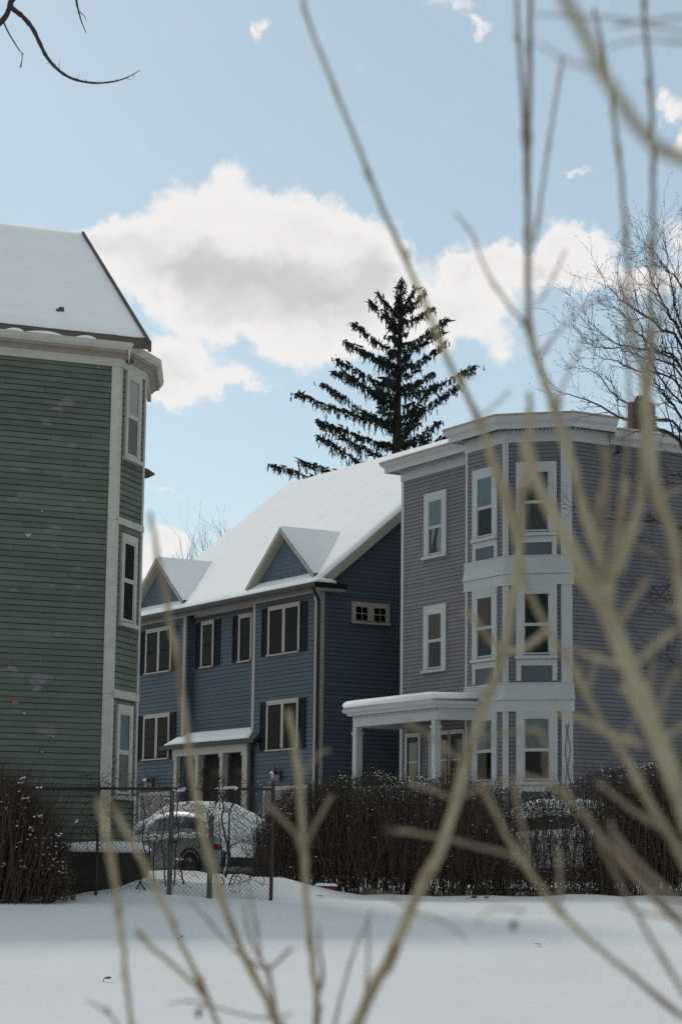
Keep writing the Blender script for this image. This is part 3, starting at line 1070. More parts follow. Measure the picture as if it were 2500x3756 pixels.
# coach lanterns beside the garage doors
for u in (.1, 8.05):
    l = MB()
    l.fbox(BF, u - .06, u + .06, .01, .05, 3.84, 4.12)
    l.tube([BF.pt(u, .04, 4.05), BF.pt(u, .12, 4.16), BF.pt(u, .2, 4.10)], .012, 6)
    lo = l.build('wall_lantern', M['lamp_black'], BH, world=False)
    b = MB()
    b.hexa([BF.pt(u - .06, .14, 3.82), BF.pt(u + .06, .14, 3.82), BF.pt(u + .06, .26, 3.82), BF.pt(u - .06, .26, 3.82),
            BF.pt(u - .09, .11, 4.0), BF.pt(u + .09, .11, 4.0), BF.pt(u + .09, .29, 4.0), BF.pt(u - .09, .29, 4.0)])
    b.build('lantern_glass', M['lampglass'], lo, world=False)
    b = MB()
    b.add([BF.pt(u - .11, .09, 4.0), BF.pt(u + .11, .09, 4.0), BF.pt(u + .11, .31, 4.0), BF.pt(u - .11, .31, 4.0), BF.pt(u, .2, 4.14)], [(0, 1, 4), (1, 2, 4), (2, 3, 4), (3, 0, 4), (3, 2, 1, 0)])
    b.tube([BF.pt(u, .2, 4.13), BF.pt(u, .2, 4.26)], [.02, .008], 6)
    b.build('lantern_cap', M['lamp_black'], lo, world=False)
    b = MB()
    b.tube([BF.pt(u - .09, .3, 4.02), BF.pt(u, .31, 4.06), BF.pt(u + .09, .3, 4.02)], [.02, .035, .02], 6)
    b.build('lantern_snow', M['roof_snow'], lo, world=False, smooth=True)
# little white vent box under the eave return
p = MB()
p.fbox(BS, 12.08 - .0, 12.2, .02, .12, 8.72, 8.92)
p.build('eave_bracket', M['tan'], BH, world=False)

# ================================================================== LAVENDER HOUSE
LH = thing('lavender_house', 'lavender three-storey clapboard house with white trim, corner bay and front porch', 'house', (2.52, 56.61, 0), heading_rot(-30))
UL = 1.72
A0, A1, AV = -4.147, -2.43, .658
BCp = (-5.271, -.466)
LF = Facet(0, 0, 1, 0)
LA = Facet(-3.327, AV, 1, 0)
LB = Facet(BCp[0], BCp[1], 1, 1)
LC = Facet(BCp[0], -13.0, 0, 1)
CL = 13.0 + BCp[1]
foot = [(UL, -13.0), (BCp[0], -13.0), BCp, (A0, AV), (A1, AV), (A1, 0), (UL, 0)]
w = MB()
foot = inset(foot)
w.prism([(x, y, .9) for x, y in foot], [(x, y, 12.12) for x, y in foot])
w.build('wall', M['lav'], LH, world=False)
boards(LH, LF, A1 + .02, UL - .1, 3.6, 11.76, .0985, M['lav'])
for (z0, z1) in ((3.2, 5.22), (5.90, 8.28), (8.95, 11.80)):
    boards(LH, LA, A0 + 3.327 + .06, A1 + 3.327 - .06, z0, z1, .0985, M['lav'])
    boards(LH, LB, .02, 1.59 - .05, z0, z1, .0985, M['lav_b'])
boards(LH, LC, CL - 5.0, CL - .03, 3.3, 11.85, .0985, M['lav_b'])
BWc = 1.59
# corner boards
for F, a0, a1, z0, z1, b1 in ((LF, UL - .12, UL + .01, 2.7, 11.75, .034), (LA, A1 + 3.327 - .075, A1 + 3.327 + .01, 2.7, 11.8, .036), (LA, A0 + 3.327 - .015, A0 + 3.327 + .075, 2.7, 11.8, .036),
                              (LB, BWc - .075, BWc + .0, 2.7, 11.8, .034), (LB, -.01, .225, 2.7, 11.8, .036), (LC, CL - .03, CL + .012, 2.7, 11.8, .03)):
    t = MB()
    t.fbox(F, a0, a1, -.03, b1, z0, z1)
    t.build('corner_board', M['white'], LH, world=False)
# skirt bands round the bay
bpath = [(BCp[0], BCp[1] - .06), BCp, (A0, AV), (A1, AV), (A1, .05)]
for z0 in (8.27, 5.21):
    dz = .70 if z0 > 6 else .66
    b = MB()
    b.sweep(bpath, [(-.02, z0), (.058, z0), (.058, z0 + .262), (-.02, z0 + .262)])
    b.build('belt_board', M['white'], LH, world=False)
    b = MB()
    b.sweep(bpath, [(-.02, z0 + .266), (.085, z0 + .27), (.075, z0 + .34), (.05, z0 + .52), (.045, z0 + dz), (-.02, z0 + dz)])
    b.build('flared_skirt', M['white'], LH, world=False)
    b = MB()
    b.sweep(bpath, [(-.02, z0 + dz + .002), (.058, z0 + dz + .002), (.052, z0 + dz + .03), (-.02, z0 + dz + .035)])
    b.build('drip_ledge', M['white'], LH, world=False)


def bay_window(F, ac, hw, cas, r_, blind_or_reflection, lblind, third):
    zt, zb = r_ + .78, r_ - .72
    head = .22 if third else .21
    wo_ = window(LH, F, ac, hw, zb, zt, r_, cas=cas, head=head, m='white', sash='white', blind_or_reflection=blind_or_reflection, lblind=lblind, sill_w=.02, sill_h=.08)
    # framed panel under the sill
    p = MB()
    z1, z0 = r_ - .84, r_ - 1.36
    p.fbox(F, ac - hw - cas, ac - hw - cas * .35, 0, .045, z0, z1)
    p.fbox(F, ac + hw + cas * .35, ac + hw + cas, 0, .045, z0, z1)
    p.fbox(F, ac - hw - cas * .35, ac + hw + cas * .35, 0, .044, z1 - .15, z1)
    po_ = p.build('panel_frame', M['white'], LH, world=False)
    q = MB()
    q.fbox(F, ac - hw - cas * .35, ac + hw + cas * .35, 0, .022, z0, z1 - .15)
    q.build('panel', M['panel'], po_, world=False)


AW = .04
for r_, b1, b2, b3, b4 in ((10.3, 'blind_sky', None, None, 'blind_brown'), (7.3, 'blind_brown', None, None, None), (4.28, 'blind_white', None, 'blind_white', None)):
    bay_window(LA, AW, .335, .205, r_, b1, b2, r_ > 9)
    bay_window(LB, BWc - .765, .315, .185, r_, b3, None, r_ > 9)
# third-floor front sash: grey shade behind the lower pane
MB().fbox(LB, BWc - .765 - .30, BWc - .765 + .30, .0245, .0262, 9.6, 10.28).build('blind', mat('grey_shade', (.14, .135, .13), .9), LH, world=False)
# ordinary windows on the front wall
window(LH, LF, .02, .325, 9.58, 11.03, 10.3, cas=.215, head=.21, m='white', sash='white', blind_or_reflection='blind_sky', curtains=True, sill_w=.05)
window(LH, LF, .02, .325, 6.58, 8.03, 7.3, cas=.215, head=.21, m='white', sash='white', blind_or_reflection='blind_brown', sill_w=.05)
# cornices
def cornice(path, zf, zd, zs, zt, proj, nm):
    fz = MB()
    fz.sweep(path, [(-.02, zf), (.042, zf), (.042, zd), (-.02, zd)])
    fz.build('frieze', M['white'], LH, world=False)
    s = MB()
    s.sweep(path, [(-.02, zs), (proj - .04, zs), (proj - .04, zs - .06), (proj, zs - .06), (proj, zs + .07), (proj + .06, zs + .12), (proj + .10, zt - .03), (proj + .10, zt), (-.02, zt)])
    s.build('cornice', M['white'], LH, world=False)
    f = MB()
    f.sweep(path, [(-.02, zt + .001), (proj + .115, zt + .001), (proj + .115, zt + .05), (-.02, zt + .05)])
    f.build('roof_flashing', M['rust'], LH, world=False)
    # dentils
    dn = MB()
    P = [np.array(p) for p in path]
    for i in range(len(P) - 1):
        L = np.linalg.norm(P[i + 1] - P[i])
        d = (P[i + 1] - P[i]) / L
        F = Facet(P[i][0], P[i][1], d[0], d[1])
        k = .04
        while k < L - .08:
            dn.fbox(F, k, k + .055, .03, .13, zd + .02, zs - .02)
            k += .10
    dn.build('dentils', M['white'], LH, world=False, kind='stuff')
    bk = MB()
    bk.sweep(path, [(-.02, zd), (.05, zd), (.05, zs), (-.02, zs)])
    bk.build('dentil_band', M['white'], LH, world=False)


cornice([(A1 - .02, 0), (UL + .0, 0), (UL + .0, -.6)], 11.75, 11.95, 12.06, 12.25, .36, 'main')
cornice([(BCp[0], BCp[1] - 1.16), BCp, (A0, AV), (A1 + .02, AV), (A1 + .02, .40)], 11.80, 12.04, 12.15, 12.40, .34, 'bay')
c = MB()
c.sweep([(BCp[0], -12.9), (BCp[0], BCp[1] - 1.17)], [(-.02, 11.84), (.05, 11.84), (.10, 11.92), (.26, 12.0), (.30, 12.12), (.30, 12.16), (-.02, 12.16)])
c.build('side_eave', M['white'], LH, world=False)
c = MB()
c.sweep([(BCp[0], -12.9), (BCp[0], BCp[1] - 1.17)], [(-.02, 12.162), (.33, 12.162), (.33, 12.20), (-.02, 12.24)])
c.build('roof_flashing', M['rust'], LH, world=False)
foot2 = [(UL + .4, -13.0), (BCp[0] - .2, -13.0), (BCp[0] - .2, BCp[1] - .2), (A0 - .1, AV + .15), (A1, AV + .15), (A1, .33), (UL + .4, .33)]
r_ = MB()
r_.prism([(x, y, 12.1) for x, y in foot2], [(x, y, 12.24) for x, y in foot2])
r_.build('roof', M['shingle'], LH, world=False)
snow_sheet('roof_snow', (A1 + .2, .40, 12.30), (UL + .42, .40, 12.30), (UL + .42, -12.5, 12.62), (A1 + .2, -12.5, 12.62), .13, LH, nu=20, nv=24, edge=.0, seed=2)
snow_sheet('roof_snow', (BCp[0] - .25, -1.75, 12.21), (A1 + .3, -1.75, 12.25), (A1 + .3, -12.5, 12.45), (BCp[0] - .25, -12.5, 12.30), .08, LH, nu=16, nv=24, edge=.0, seed=12)
# satellite box and wires on the bay
p = MB()
p.tube([LC.pt(CL - 1.25, .05, 11.55), LC.pt(CL - 1.25, .28, 11.62), LC.pt(CL - 1.25, .36, 11.66)], [.03, .05, .13], 10)
p.tube([LC.pt(CL - 1.25, .0, 11.5), LC.pt(CL - 1.25, .0, 11.75)], .04, 6)
p.build('flood_lamp', M['lamp_black'], LH, world=False)
for q, amp in ((.05, .03), (.12, -.02)):
    p = MB()
    p.tube([LB.pt(q + amp * math.sin(i * .9), .05, 4.9 - i * .12) for i in range(14)], .008, 5)
    p.build('cable', M['gutter_black'], LH, world=False)
# front porch across the facade
PU0, PU1, PV = -2.62, 1.52, 1.60
ppath = [(A1 - .55, AV + .02), (PU0 + .05, PV - .0), (PU1, PV), (PU1, .0)]
# chamfered near end: from the bay out to the porch front
for nm, prof, m_ in (('porch_beam', [(-.16, 5.06), (.0, 5.06), (.0, 5.34), (-.16, 5.34)], 'white'),
                     ('porch_cornice', [(-.2, 5.345), (.10, 5.345), (.12, 5.40), (.20, 5.44), (.22, 5.50), (-.2, 5.50)], 'white')):
    b = MB()
    b.sweep(ppath, prof)
    b.build(nm, M[m_], LH, world=False)
dn = MB()
F = Facet(PU0 + .05, PV, 1, 0)
k = .05
while k < PU1 - PU0 - .15:
    dn.fbox(F, k, k + .04, .0, .05, 5.285, 5.335)
    k += .08
dn.build('porch_dentils', M['white'], LH, world=False, kind='stuff')
rfp = MB()
rfp.prism([(x, y, 5.50) for x, y in ((A1 - .55, AV), (PU0 + .0, PV + .18), (PU1 + .2, PV + .18), (PU1 + .2, .04), (A1, .04), (A1, AV))],
          [(x, y, 5.56) for x, y in ((A1 - .55, AV), (PU0 + .0, PV + .18), (PU1 + .2, PV + .18), (PU1 + .2, .04), (A1, .04), (A1, AV))])
pro = rfp.build('porch_roof', M['white'], LH, world=False)
# pillowy snow on the porch roof
b = MB()
ring = [(A1 - .62, AV + .06), (PU0 - .02, PV + .17), (PU1 + .12, PV + .21), (PU1 + .22, PV + .1), (PU1 + .22, .06), (A1 + .04, .06), (A1 + .02, AV + .05)]
cen = np.array([-.4, .85])
rings = [(1.0, 5.561), (1.02, 5.62), (1.005, 5.68), (.96, 5.73), (.8, 5.76), (.5, 5.78), (.0, 5.79)]
n = len(ring)
for sc_, z in rings[:-1]:
    for (x, y) in ring:
        p = cen + (np.array([x, y]) - cen) * (sc_ if sc_ >= .9 else sc_)
        b.v.append((p[0], p[1], z))
b.v.append((cen[0], cen[1], rings[-1][1]))
for r2 in range(len(rings) - 2):
    for i in range(n):
        b.f.append((r2 * n + i, r2 * n + (i + 1) % n, (r2 + 1) * n + (i + 1) % n, (r2 + 1) * n + i))
for i in range(n):
    b.f.append(((len(rings) - 2) * n + i, (len(rings) - 2) * n + (i + 1) % n, len(b.v) - 1))
b.build('porch_snow', M['roof_snow'], pro, smooth=True, world=False)
for u, v, hw_ in ((PU1 - .1, PV - .09, .095), (PU0 + .25, PV - .09, .085), (-.4, -9, 0)):
    if hw_:
        c = MB()
        c.box(u - hw_, u + hw_, v - hw_, v + hw_, 2.6, 4.86)
        c.box(u - hw_ - .02, u + hw_ + .02, v - hw_ - .02, v + hw_ + .02, 4.861, 4.93)
        c.box(u - hw_ + .004, u + hw_ - .004, v - hw_ + .004, v + hw_ - .004, 4.931, 5.058)
        c.build('porch_post', M['white'], LH, world=False)
fl = MB()
fl.prism([(x, y, 2.45) for x, y in ((A1 - .5, AV + .1), (PU0, PV), (PU1, PV), (PU1, .04), (A1 + .02, .04))], [(x, y, 2.62) for x, y in ((A1 - .5, AV + .1), (PU0, PV), (PU1, PV), (PU1, .04), (A1 + .02, .04))])
fl.build('porch_floor', M['white'], LH, world=False)
rl = MB()
rl.box(PU0 + .3, PU1 - .2, PV - .12, PV - .04, 3.45, 3.52)
rl.box(PU0 + .3, PU1 - .2, PV - .12, PV - .04, 2.75, 2.80)
ro = rl.build('porch_railing', M['white'], LH, world=False)
k = PU0 + .45
while k < PU1 - .25:
    q = MB()
    q.box(k - .02, k + .02, PV - .10, PV - .06, 2.801, 3.449)
    q.build('baluster', M['white'], ro, world=False)
    k += .14
for (ac, hw_) in ((1.05, .28), (-.25, .42), (-1.05, .28)):
    f = MB()
    f.fbox(LF, ac - hw_ - .09, ac - hw_, 0, .06, 2.62, 4.95)
    f.fbox(LF, ac + hw_, ac + hw_ + .09, 0, .06, 2.62, 4.95)
    f.fbox(LF, ac - hw_, ac + hw_, 0, .058, 4.84, 4.95)
    do = f.build('front_door', M['white'], LH, world=False)
    p = MB()
    p.fbox(LF, ac - hw_, ac + hw_, 0, .03, 2.62, 4.84)
    p.build('door_leaf', M['door_dark'], do, world=False)
    p = MB()
    p.fbox(LF, ac - hw_ + .08, ac + hw_ - .08, .03, .036, 3.1, 4.7)
    p.build('door_pane', M['carglass'], do, world=False)
    p = MB()
    p.fbox(LF, ac - hw_ + .07, ac + hw_ - .07, .036, .045, 4.17, 4.21)
    p.build('door_rail', M['white'], do, world=False)

# brick chimney on the lavender roof, each brick laid singly
CHM = thing('brick_chimney', 'dark red brick chimney with rounded top on the lavender house roof', 'chimney', (8.0, 57.2, 12.2), R(-30))
cw, cd = .29, .29
core = MB()
core.box(-cw + .012, cw - .012, -cd + .012, cd - .012, -.1, 1.62)
core.build('mortar_core', M['mortar'], CHM, world=False)
bmesh_x = MB().box(-.093, .093, 0, .09, 0, .058).mesh('brick', M['brick'])
bmesh_y = MB().box(0, .09, -.093, .093, 0, .058).mesh('brick', M['brick'])
for k in range(24):
    z = -.05 + k * .069
    inset = 0 if k < 19 else (k - 18) * .022
    for i in range(3):
        off = (i - 1) * .195 + (.0 if k % 2 else .03)
        for (me, x, y) in ((bmesh_x, off, -cd + inset), (bmesh_x, off, cd - .09 - inset), (bmesh_y, -cw + inset, off), (bmesh_y, cw - .09 - inset, off)):
            o = link('brick', me, CHM)
            o.location = (x * (1 - inset), y * (1 - inset * .2), z + rnd.uniform(-.002, .002))
cap = MB()
cap.tube([(0, 0, 1.6), (0, 0, 1.68), (0, 0, 1.80)], [.22, .19, .15], 12)
cap.build('flue_pot', M['brick'], CHM, world=False)

# ================================================================== far things
# cobra-head street lamp poking out behind the green house
SL = thing('street_lamp', 'bronze street lamp head poking out behind the green house', 'lamp', (-4.9, 46.5, ground_z(-4.9, 46.5)))
p = MB()
p.tube([(-4.9, 46.5, 1.1), (-4.9, 46.5, 6), (-4.9, 46.5, 9.4)], [.09, .075, .06], 10)
p.build('pole', M['metal'], SL)
p = MB()
p.tube([(-4.9, 46.5, 9.35), (-4.7, 46.4, 9.7), (-4.4, 46.35, 9.80)], .03, 8)
p.build('arm', M['metal'], SL)
p = MB()
p.tube([(-4.5, 46.35, 9.80), (-4.35, 46.32, 9.80), (-4.18, 46.30, 9.79), (-4.02, 46.28, 9.77)], [.05, .12, .11, .02], 10)
p.build('lamp_head', M['lamp_brown'], SL, smooth=True)

# snowy roof of a house far behind
FH = thing('far_house', 'distant house with a snowy roof, just visible between the green house and the left dormer', 'house', (-11.6, 95, 1.2), R(10))
p = MB()
p.box(-4, 4.0, 0, 8, 0, 10.6)
p.build('wall', M['garage'], FH, world=False)
p = MB()
p.prism([(-4.3, -.4, 10.5), (-4.3, 8.4, 10.5), (-4.3, 4, 13.2)], [(4.3, -.4, 10.5), (4.3, 8.4, 10.5), (4.3, 4, 13.2)])
fr = p.build('roof', M['shingle'], FH, world=False)
snow_sheet('roof_snow', (-4.25, -.4, 10.52), (4.2, -.4, 10.52), (4.2, 3.9, 13.2), (-4.25, 3.9, 13.2), .1, fr, nu=12, nv=10)

# ---------------------------------------------------------------- bare trees
def bez(pts, n):
    """smooth curve through the points (Catmull-Rom)"""
    P = [np.asarray(p, float) for p in pts]
    P = [2 * P[0] - P[1]] + P + [2 * P[-1] - P[-2]]
    out = []
    segs = len(P) - 3
    per = max(2, n // segs)
    for s in range(segs):
        p0, p1, p2, p3 = P[s:s + 4]
        for k in range(per):
            t = k / per
            out.append(.5 * ((2 * p1) + (-p0 + p2) * t + (2 * p0 - 5 * p1 + 4 * p2 - p3) * t * t + (-p0 + 3 * p1 - 3 * p2 + p3) * t ** 3))
    out.append(P[-2])
    return out


def twig_rec(mb, p, d, L, r, lev, rg, upward=.25, side=None, maxlev=3):
    n = 6
    pts = [p]
    q = np.array(p, float)
    dd = np.array(d, float)
    for i in range(n):
        dd = dd + np.array([rg.gauss(0, .16), rg.gauss(0, .16), rg.gauss(0, .13) + upward * .25])
        dd /= np.linalg.norm(dd)
        q = q + dd * L / n
        pts.append(q.copy())
    rad = [r * (1 - .7 * i / n) for i in range(n + 1)]
    mb.tube(pts, rad, 4 if lev > 0 else 5, cap=False)
    if lev >= maxlev:
        # buds at the tip
        mb.tube([pts[-1], pts[-1] + dd * .02, pts[-1] + dd * .045], [.004, .008, .001], 4, cap=False)
        return
    k = rg.randint(2, 4) if lev < 2 else rg.randint(1, 3)
    for c in range(k):
        i = rg.randint(1, n)
        b = pts[i]
        t = pts[i] - pts[i - 1]
        t /= np.linalg.norm(t)
        ax = np.array([rg.gauss(0, 1), rg.gauss(0, 1), rg.gauss(0, 1)])
        ax -= t * ax.dot(t)
        ax /= np.linalg.norm(ax) + 1e-9
        a = rg.uniform(.45, 1.0)
        nd = t * math.cos(a) + ax * math.sin(a)
        twig_rec(mb, b, nd, L * rg.uniform(.4, .7), max(.0045, rad[i] * .62), lev + 1, rg, upward, maxlev=maxlev)


BT = thing('bare_tree', 'leafless dark tree spreading fine twigs at the right edge beside the lavender house', 'tree', (8.9, 46.0, ground_z(8.9, 46)))
TY = 46.0
tr = MB()
trunk_pts = [(8.95, 46, 1.0), (8.9, 46, 3), (8.75, 46.0, 5.2), (8.8, 46.1, 7.5), (8.7, 46.2, 9.5), (8.45, 46.3, 12.0), (8.2, 46.4, 14.5), (8.0, 46.4, 16.5)]
tcv = bez(trunk_pts, 24)
tr.tube(tcv, [.22 * (1 - i / (len(tcv) - .5)) ** .8 + .006 for i in range(len(tcv))], 10)
tr.build('trunk', M['twig_dark'], BT, smooth=True)


def c4(x, y):
    return (2000 + x / 2.772, 750 + y / 2.772)


LIMBS = [
    ([c4(1386, 1450), c4(1180, 1260), c4(1000, 1130), c4(870, 1040), c4(750, 960), c4(640, 840), c4(600, 830)], 7.5, .026),
    ([c4(1386, 1330), c4(1250, 1130), c4(1140, 900), c4(1080, 790), c4(1040, 630), c4(980, 290)], 8.0, .026),
    ([c4(1386, 1700), c4(1150, 1500), c4(900, 1270), c4(750, 1080), c4(570, 1020)], 7.0, .022),
    ([c4(1386, 1660), c4(1100, 1500), c4(760, 1430), c4(500, 1250), c4(370, 1050)], 6.6, .022),
    ([c4(1386, 1760), c4(1000, 1560), c4(750, 1470), c4(460, 1430), c4(300, 1230)], 6.2, .02),
    ([c4(1386, 1880), c4(930, 1690), c4(740, 1600), c4(570, 1560), c4(490, 1520)], 6.0, .02),
    ([c4(1386, 2330), c4(1100, 2190), c4(880, 2050), c4(700, 1940), c4(520, 1720), c4(350, 1640)], 5.4, .024),
    ([c4(1450, 2560), c4(1250, 2330), c4(1100, 2280), c4(860, 2200), c4(560, 2060), c4(330, 1960), c4(80, 1880)], 5.0, .034),
    ([c4(1386, 2200), c4(1250, 2000), c4(1150, 1850), c4(1060, 1750), c4(1000, 1600)], 6.0, .026),
    ([c4(1386, 1250), c4(1290, 900), c4(1240, 600), c4(1200, 250)], 9.5, .022),
    ([c4(1386, 850), c4(1250, 680), c4(1100, 480), c4(1060, 430)], 9.8, .018),
    ([c4(1386, 1950), c4(1280, 1500), c4(1220, 1180), c4(1290, 1030)], 6.6, .018),
    ([(2560, 1990), (2400, 1915), (2210, 1900), (2140, 1870), (2055, 1850)], 5.0, .026),
    ([(2560, 2090), (2440, 2040), (2360, 2000), (2280, 1960)], 4.8, .02),
    ([(2560, 2090), (2470, 2140), (2420, 2180), (2300, 2300)], 4.6, .018),
    ([(2560, 2300), (2480, 2230), (2420, 2190), (2330, 2150)], 4.4, .018),
    ([(2560, 1780), (2440, 1800), (2360, 1790), (2250, 1720)], 5.6, .02),
    ([(2560, 1700), (2480, 1740), (2400, 1760), (2330, 1830)], 5.8, .018),
    ([(2560, 2480), (2480, 2440), (2430, 2400), (2380, 2440)], 4.0, .016),
    ([(2560, 1560), (2440, 1420), (2380, 1300), (2330, 1150), (2260, 1040)], 7.0, .022),
    ([(2560, 1500), (2500, 1330), (2470, 1180), (2480, 1000)], 7.6, .02),
]
tw = MB()
rg = random.Random(5)
for (pp, zt, r0) in LIMBS:
    dpt = rg.uniform(-1.2, 1.2)
    pts = [np.array((8.82, 46.05, zt))]
    mid = at(pp[0][0] + 110, pp[0][1] + 60, TY + dpt * .4)
    pts.append((np.array((8.75, 46.05, zt + .4)) + mid) / 2)
    n = len(pp)
    for i, q in enumerate(pp):
        pts.append(at(q[0], q[1], TY + dpt * (.5 + .5 * i / n) + rg.uniform(-.1, .1)))
    cv = bez(pts, 30)
    m_ = len(cv)
    rad = [max(.006, r0 * 1.6 * (1 - i / m_) ** .8) for i in range(m_)]
    for i in range(1, m_ - 1):
        cv[i] = cv[i] + np.array([rg.gauss(0, .012), rg.gauss(0, .03), rg.gauss(0, .012)])
    b = MB()
    b.tube(cv, rad, 6)
    b.build('limb', M['twig_dark'], BT, smooth=True)
    start = int(m_ * .30)
    for i in range(start, m_):
        for c in range(1):
            if rg.random() < .12:
                continue
            t = cv[min(i + 1, m_ - 1)] - cv[max(i - 1, 0)]
            t /= np.linalg.norm(t) + 1e-9
            ax = np.array([rg.gauss(0, 1), rg.gauss(0, .8), rg.gauss(.3, 1)])
            ax -= t * ax.dot(t)
            ax /= np.linalg.norm(ax) + 1e-9
            a = rg.uniform(.4, .95)
            twig_rec(tw, cv[i], t * math.cos(a) + ax * math.sin(a), rg.uniform(.35, 1.0), max(.005, rad[i] * .5), 1, rg, .3, maxlev=2 if rg.random() < .75 else 3)
# limbs on the far and right-hand sides of the crown
for k in range(22):
    zt = rg.uniform(5.5, 15.8)
    a = rg.uniform(-.55, 1.9)                       # heading away from the camera and to the right
    L = rg.uniform(2.2, 4.2) * (1.15 - .045 * (zt - 5))
    p0 = np.array((8.85 - .06 * (zt - 5), 46.1, zt))
    dr = np.array((math.cos(a) if a > .2 else .35 + .6 * math.cos(a), math.sin(abs(a)), .75))
    cv = bez([p0, p0 + dr * L * .35, p0 + dr * L * .7 + np.array((0, 0, .25)), p0 + dr * L + np.array((rg.gauss(0, .2), rg.gauss(0, .2), .7))], 18)
    b = MB()
    rad = [max(.006, .042 * (1 - i / len(cv)) ** .8) for i in range(len(cv))]
    b.tube(cv, rad, 6)
    b.build('limb', M['twig_dark'], BT, smooth=True)
    for i in range(4, len(cv)):
        t = cv[i] - cv[i - 1]
        t /= np.linalg.norm(t)
        ax = np.array([rg.gauss(0, 1), rg.gauss(0, 1), rg.gauss(.3, 1)])
        ax -= t * ax.dot(t)
        ax /= np.linalg.norm(ax)
        twig_rec(tw, cv[i], t * .75 + ax * .65, rg.uniform(.4, 1.0), max(.005, rad[i] * .5), 1, rg, .3, maxlev=2)
tw.build('twigs', M['twig_dark'], BT, fix=False, kind='stuff')

# small bare treetop behind the blue roof
ST = thing('bare_tree', 'faint bare treetop showing above the left slope of the blue house roof', 'tree', (-5.6, 86, 1.2))
p = MB()
p.tube([(-5.6, 86, 1.2), (-5.6, 86, 6), (-5.5, 86, 12.0)], [.2, .15, .05], 8)
p.build('trunk', M['twig_dark'], ST)
tw = MB()
rg = random.Random(3)
for i in range(26):
    twig_rec(tw, np.array((-6.9 + i * .12, 86 + rg.uniform(-.6, .6), 11.4 + i * .06)), np.array((rg.gauss(0, .12), 0, 1.0)), rg.uniform(1.6, 2.6), .018, 1, rg, .6, maxlev=2)
tw.build('twigs', M['twig_dark'], ST, fix=False, kind='stuff')

# overhanging branch top left, from a tree standing left of the frame
OT = thing('overhanging_tree', 'dark curved bare branch hanging into the sky at the top left corner', 'tree', (-6.4, 20.5, ground_z(-6.4, 20.5)))
p = MB()
p.tube(bez([(-6.4, 20.5, .4), (-6.35, 20.4, 3), (-6.3, 20.4, 6.5), (-6.0, 20.3, 9.5), (-5.6, 20.2, 11.5)], 20), [.22 - .006 * i for i in range(21)], 10)
p.build('trunk', M['twig_dark'], OT, smooth=True)


def c5(x, y):
    return (x * 1250 / 1568., y * 1250 / 1568.)


tlb = [at(*c5(60, -60), 20), at(*c5(48, 22), 20), at(*c5(105, 75), 20), at(*c5(150, 130), 20), at(*c5(180, 190), 20), at(*c5(215, 260), 19.95), at(*c5(270, 322), 19.9), at(*c5(335, 362), 19.85), at(*c5(430, 382), 19.8), at(*c5(530, 374), 19.8), at(*c5(600, 350), 19.8), at(*c5(646, 322), 19.8)]
p = MB()
full = [np.array((-5.7, 20.2, 10.6)), np.array((-4.6, 20.1, 10.6)), np.array((-3.7, 20.0, 10.3))] + tlb
cv = bez(full, 70)
rr_ = np.interp(np.linspace(0, 1, len(cv)), [0, .2, .35, .6, .8, 1], [.05, .033, .024, .017, .010, .003])
rr_ = [r_ * (1 + .18 * math.sin(i * 2.3) * math.sin(i * .7)) for i, r_ in enumerate(rr_)]
p.tube(cv, rr_, 7)
rg = random.Random(8)
for i in range(24, len(cv) - 4, 3):
    d = np.array([rg.gauss(0, .6), rg.gauss(0, .3), rg.gauss(0, .6)])
    p.tube([cv[i], cv[i] + d * .025, cv[i] + d * .055], [.003, .0025, .001], 4)
p.build('branch', M['twig_dark'], OT, smooth=True)
p = MB()
cv = bez([at(*c5(48, 22), 20), at(*c5(30, 70), 20), at(*c5(-5, 110), 20), at(*c5(-60, 150), 20), at(*c5(-150, 190), 20.1)], 20)
p.tube(cv, [.024 + .0006 * i for i in range(len(cv))], 7)
cv = bez([at(*c5(18, 102), 20), at(*c5(40, 150), 20), at(*c5(70, 200), 20), at(*c5(95, 238), 20), at(*c5(110, 250), 20)], 16)
p.tube(cv, [.009 - .0003 * i for i in range(len(cv))], 5)
cv = [at(*c5(104, 246), 20), at(*c5(102, 280), 20), at(*c5(96, 310), 20)]
p.tube(cv, [.005, .004, .009], 5)
p.build('branch', M['twig_dark'], OT, smooth=True)
p = MB()
cv = bez([at(*c5(340, -120), 20.4), at(*c5(352, 0), 20.4), at(*c5(362, 50), 20.4), at(*c5(376, 100), 20.4), at(*c5(396, 150), 20.4)], 20)
p.tube(cv, [.016 - .0006 * i for i in range(len(cv))], 6)
p.tube([cv[10], cv[10] + np.array((.06, 0, -.05)), cv[10] + np.array((.08, 0, -.11))], [.005, .004, .002], 4)
up_ = bez([at(*c5(340, -120), 20.4), np.array((-3.2, 20.4, 10.9)), np.array((-4.6, 20.3, 11.2)), np.array((-5.6, 20.2, 11.3))], 12)
p.tube(up_, [.016 + .002 * i for i in range(len(up_))], 6)
p.build('branch', M['twig_dark'], OT, smooth=True)

# ---------------------------------------------------------------- spruce
SPY = 80.0
SP = thing('spruce_tree', 'tall dark spruce with drooping branchlets behind the blue house roof', 'tree', (2.05, SPY, 1.2))
p = MB()
p.tube([(1.95, SPY, 1.0), (1.98, SPY, 8), (2.03, SPY, 16.5), (2.12, SPY, 21), (2.16, SPY, 23.1)], [.36, .3, .18, .07, .02], 9)
p.build('trunk', M['spruce_bark'], SP, smooth=True)
rg = random.Random(21)
limb = MB()
needle = MB()
nv, nf = [], []


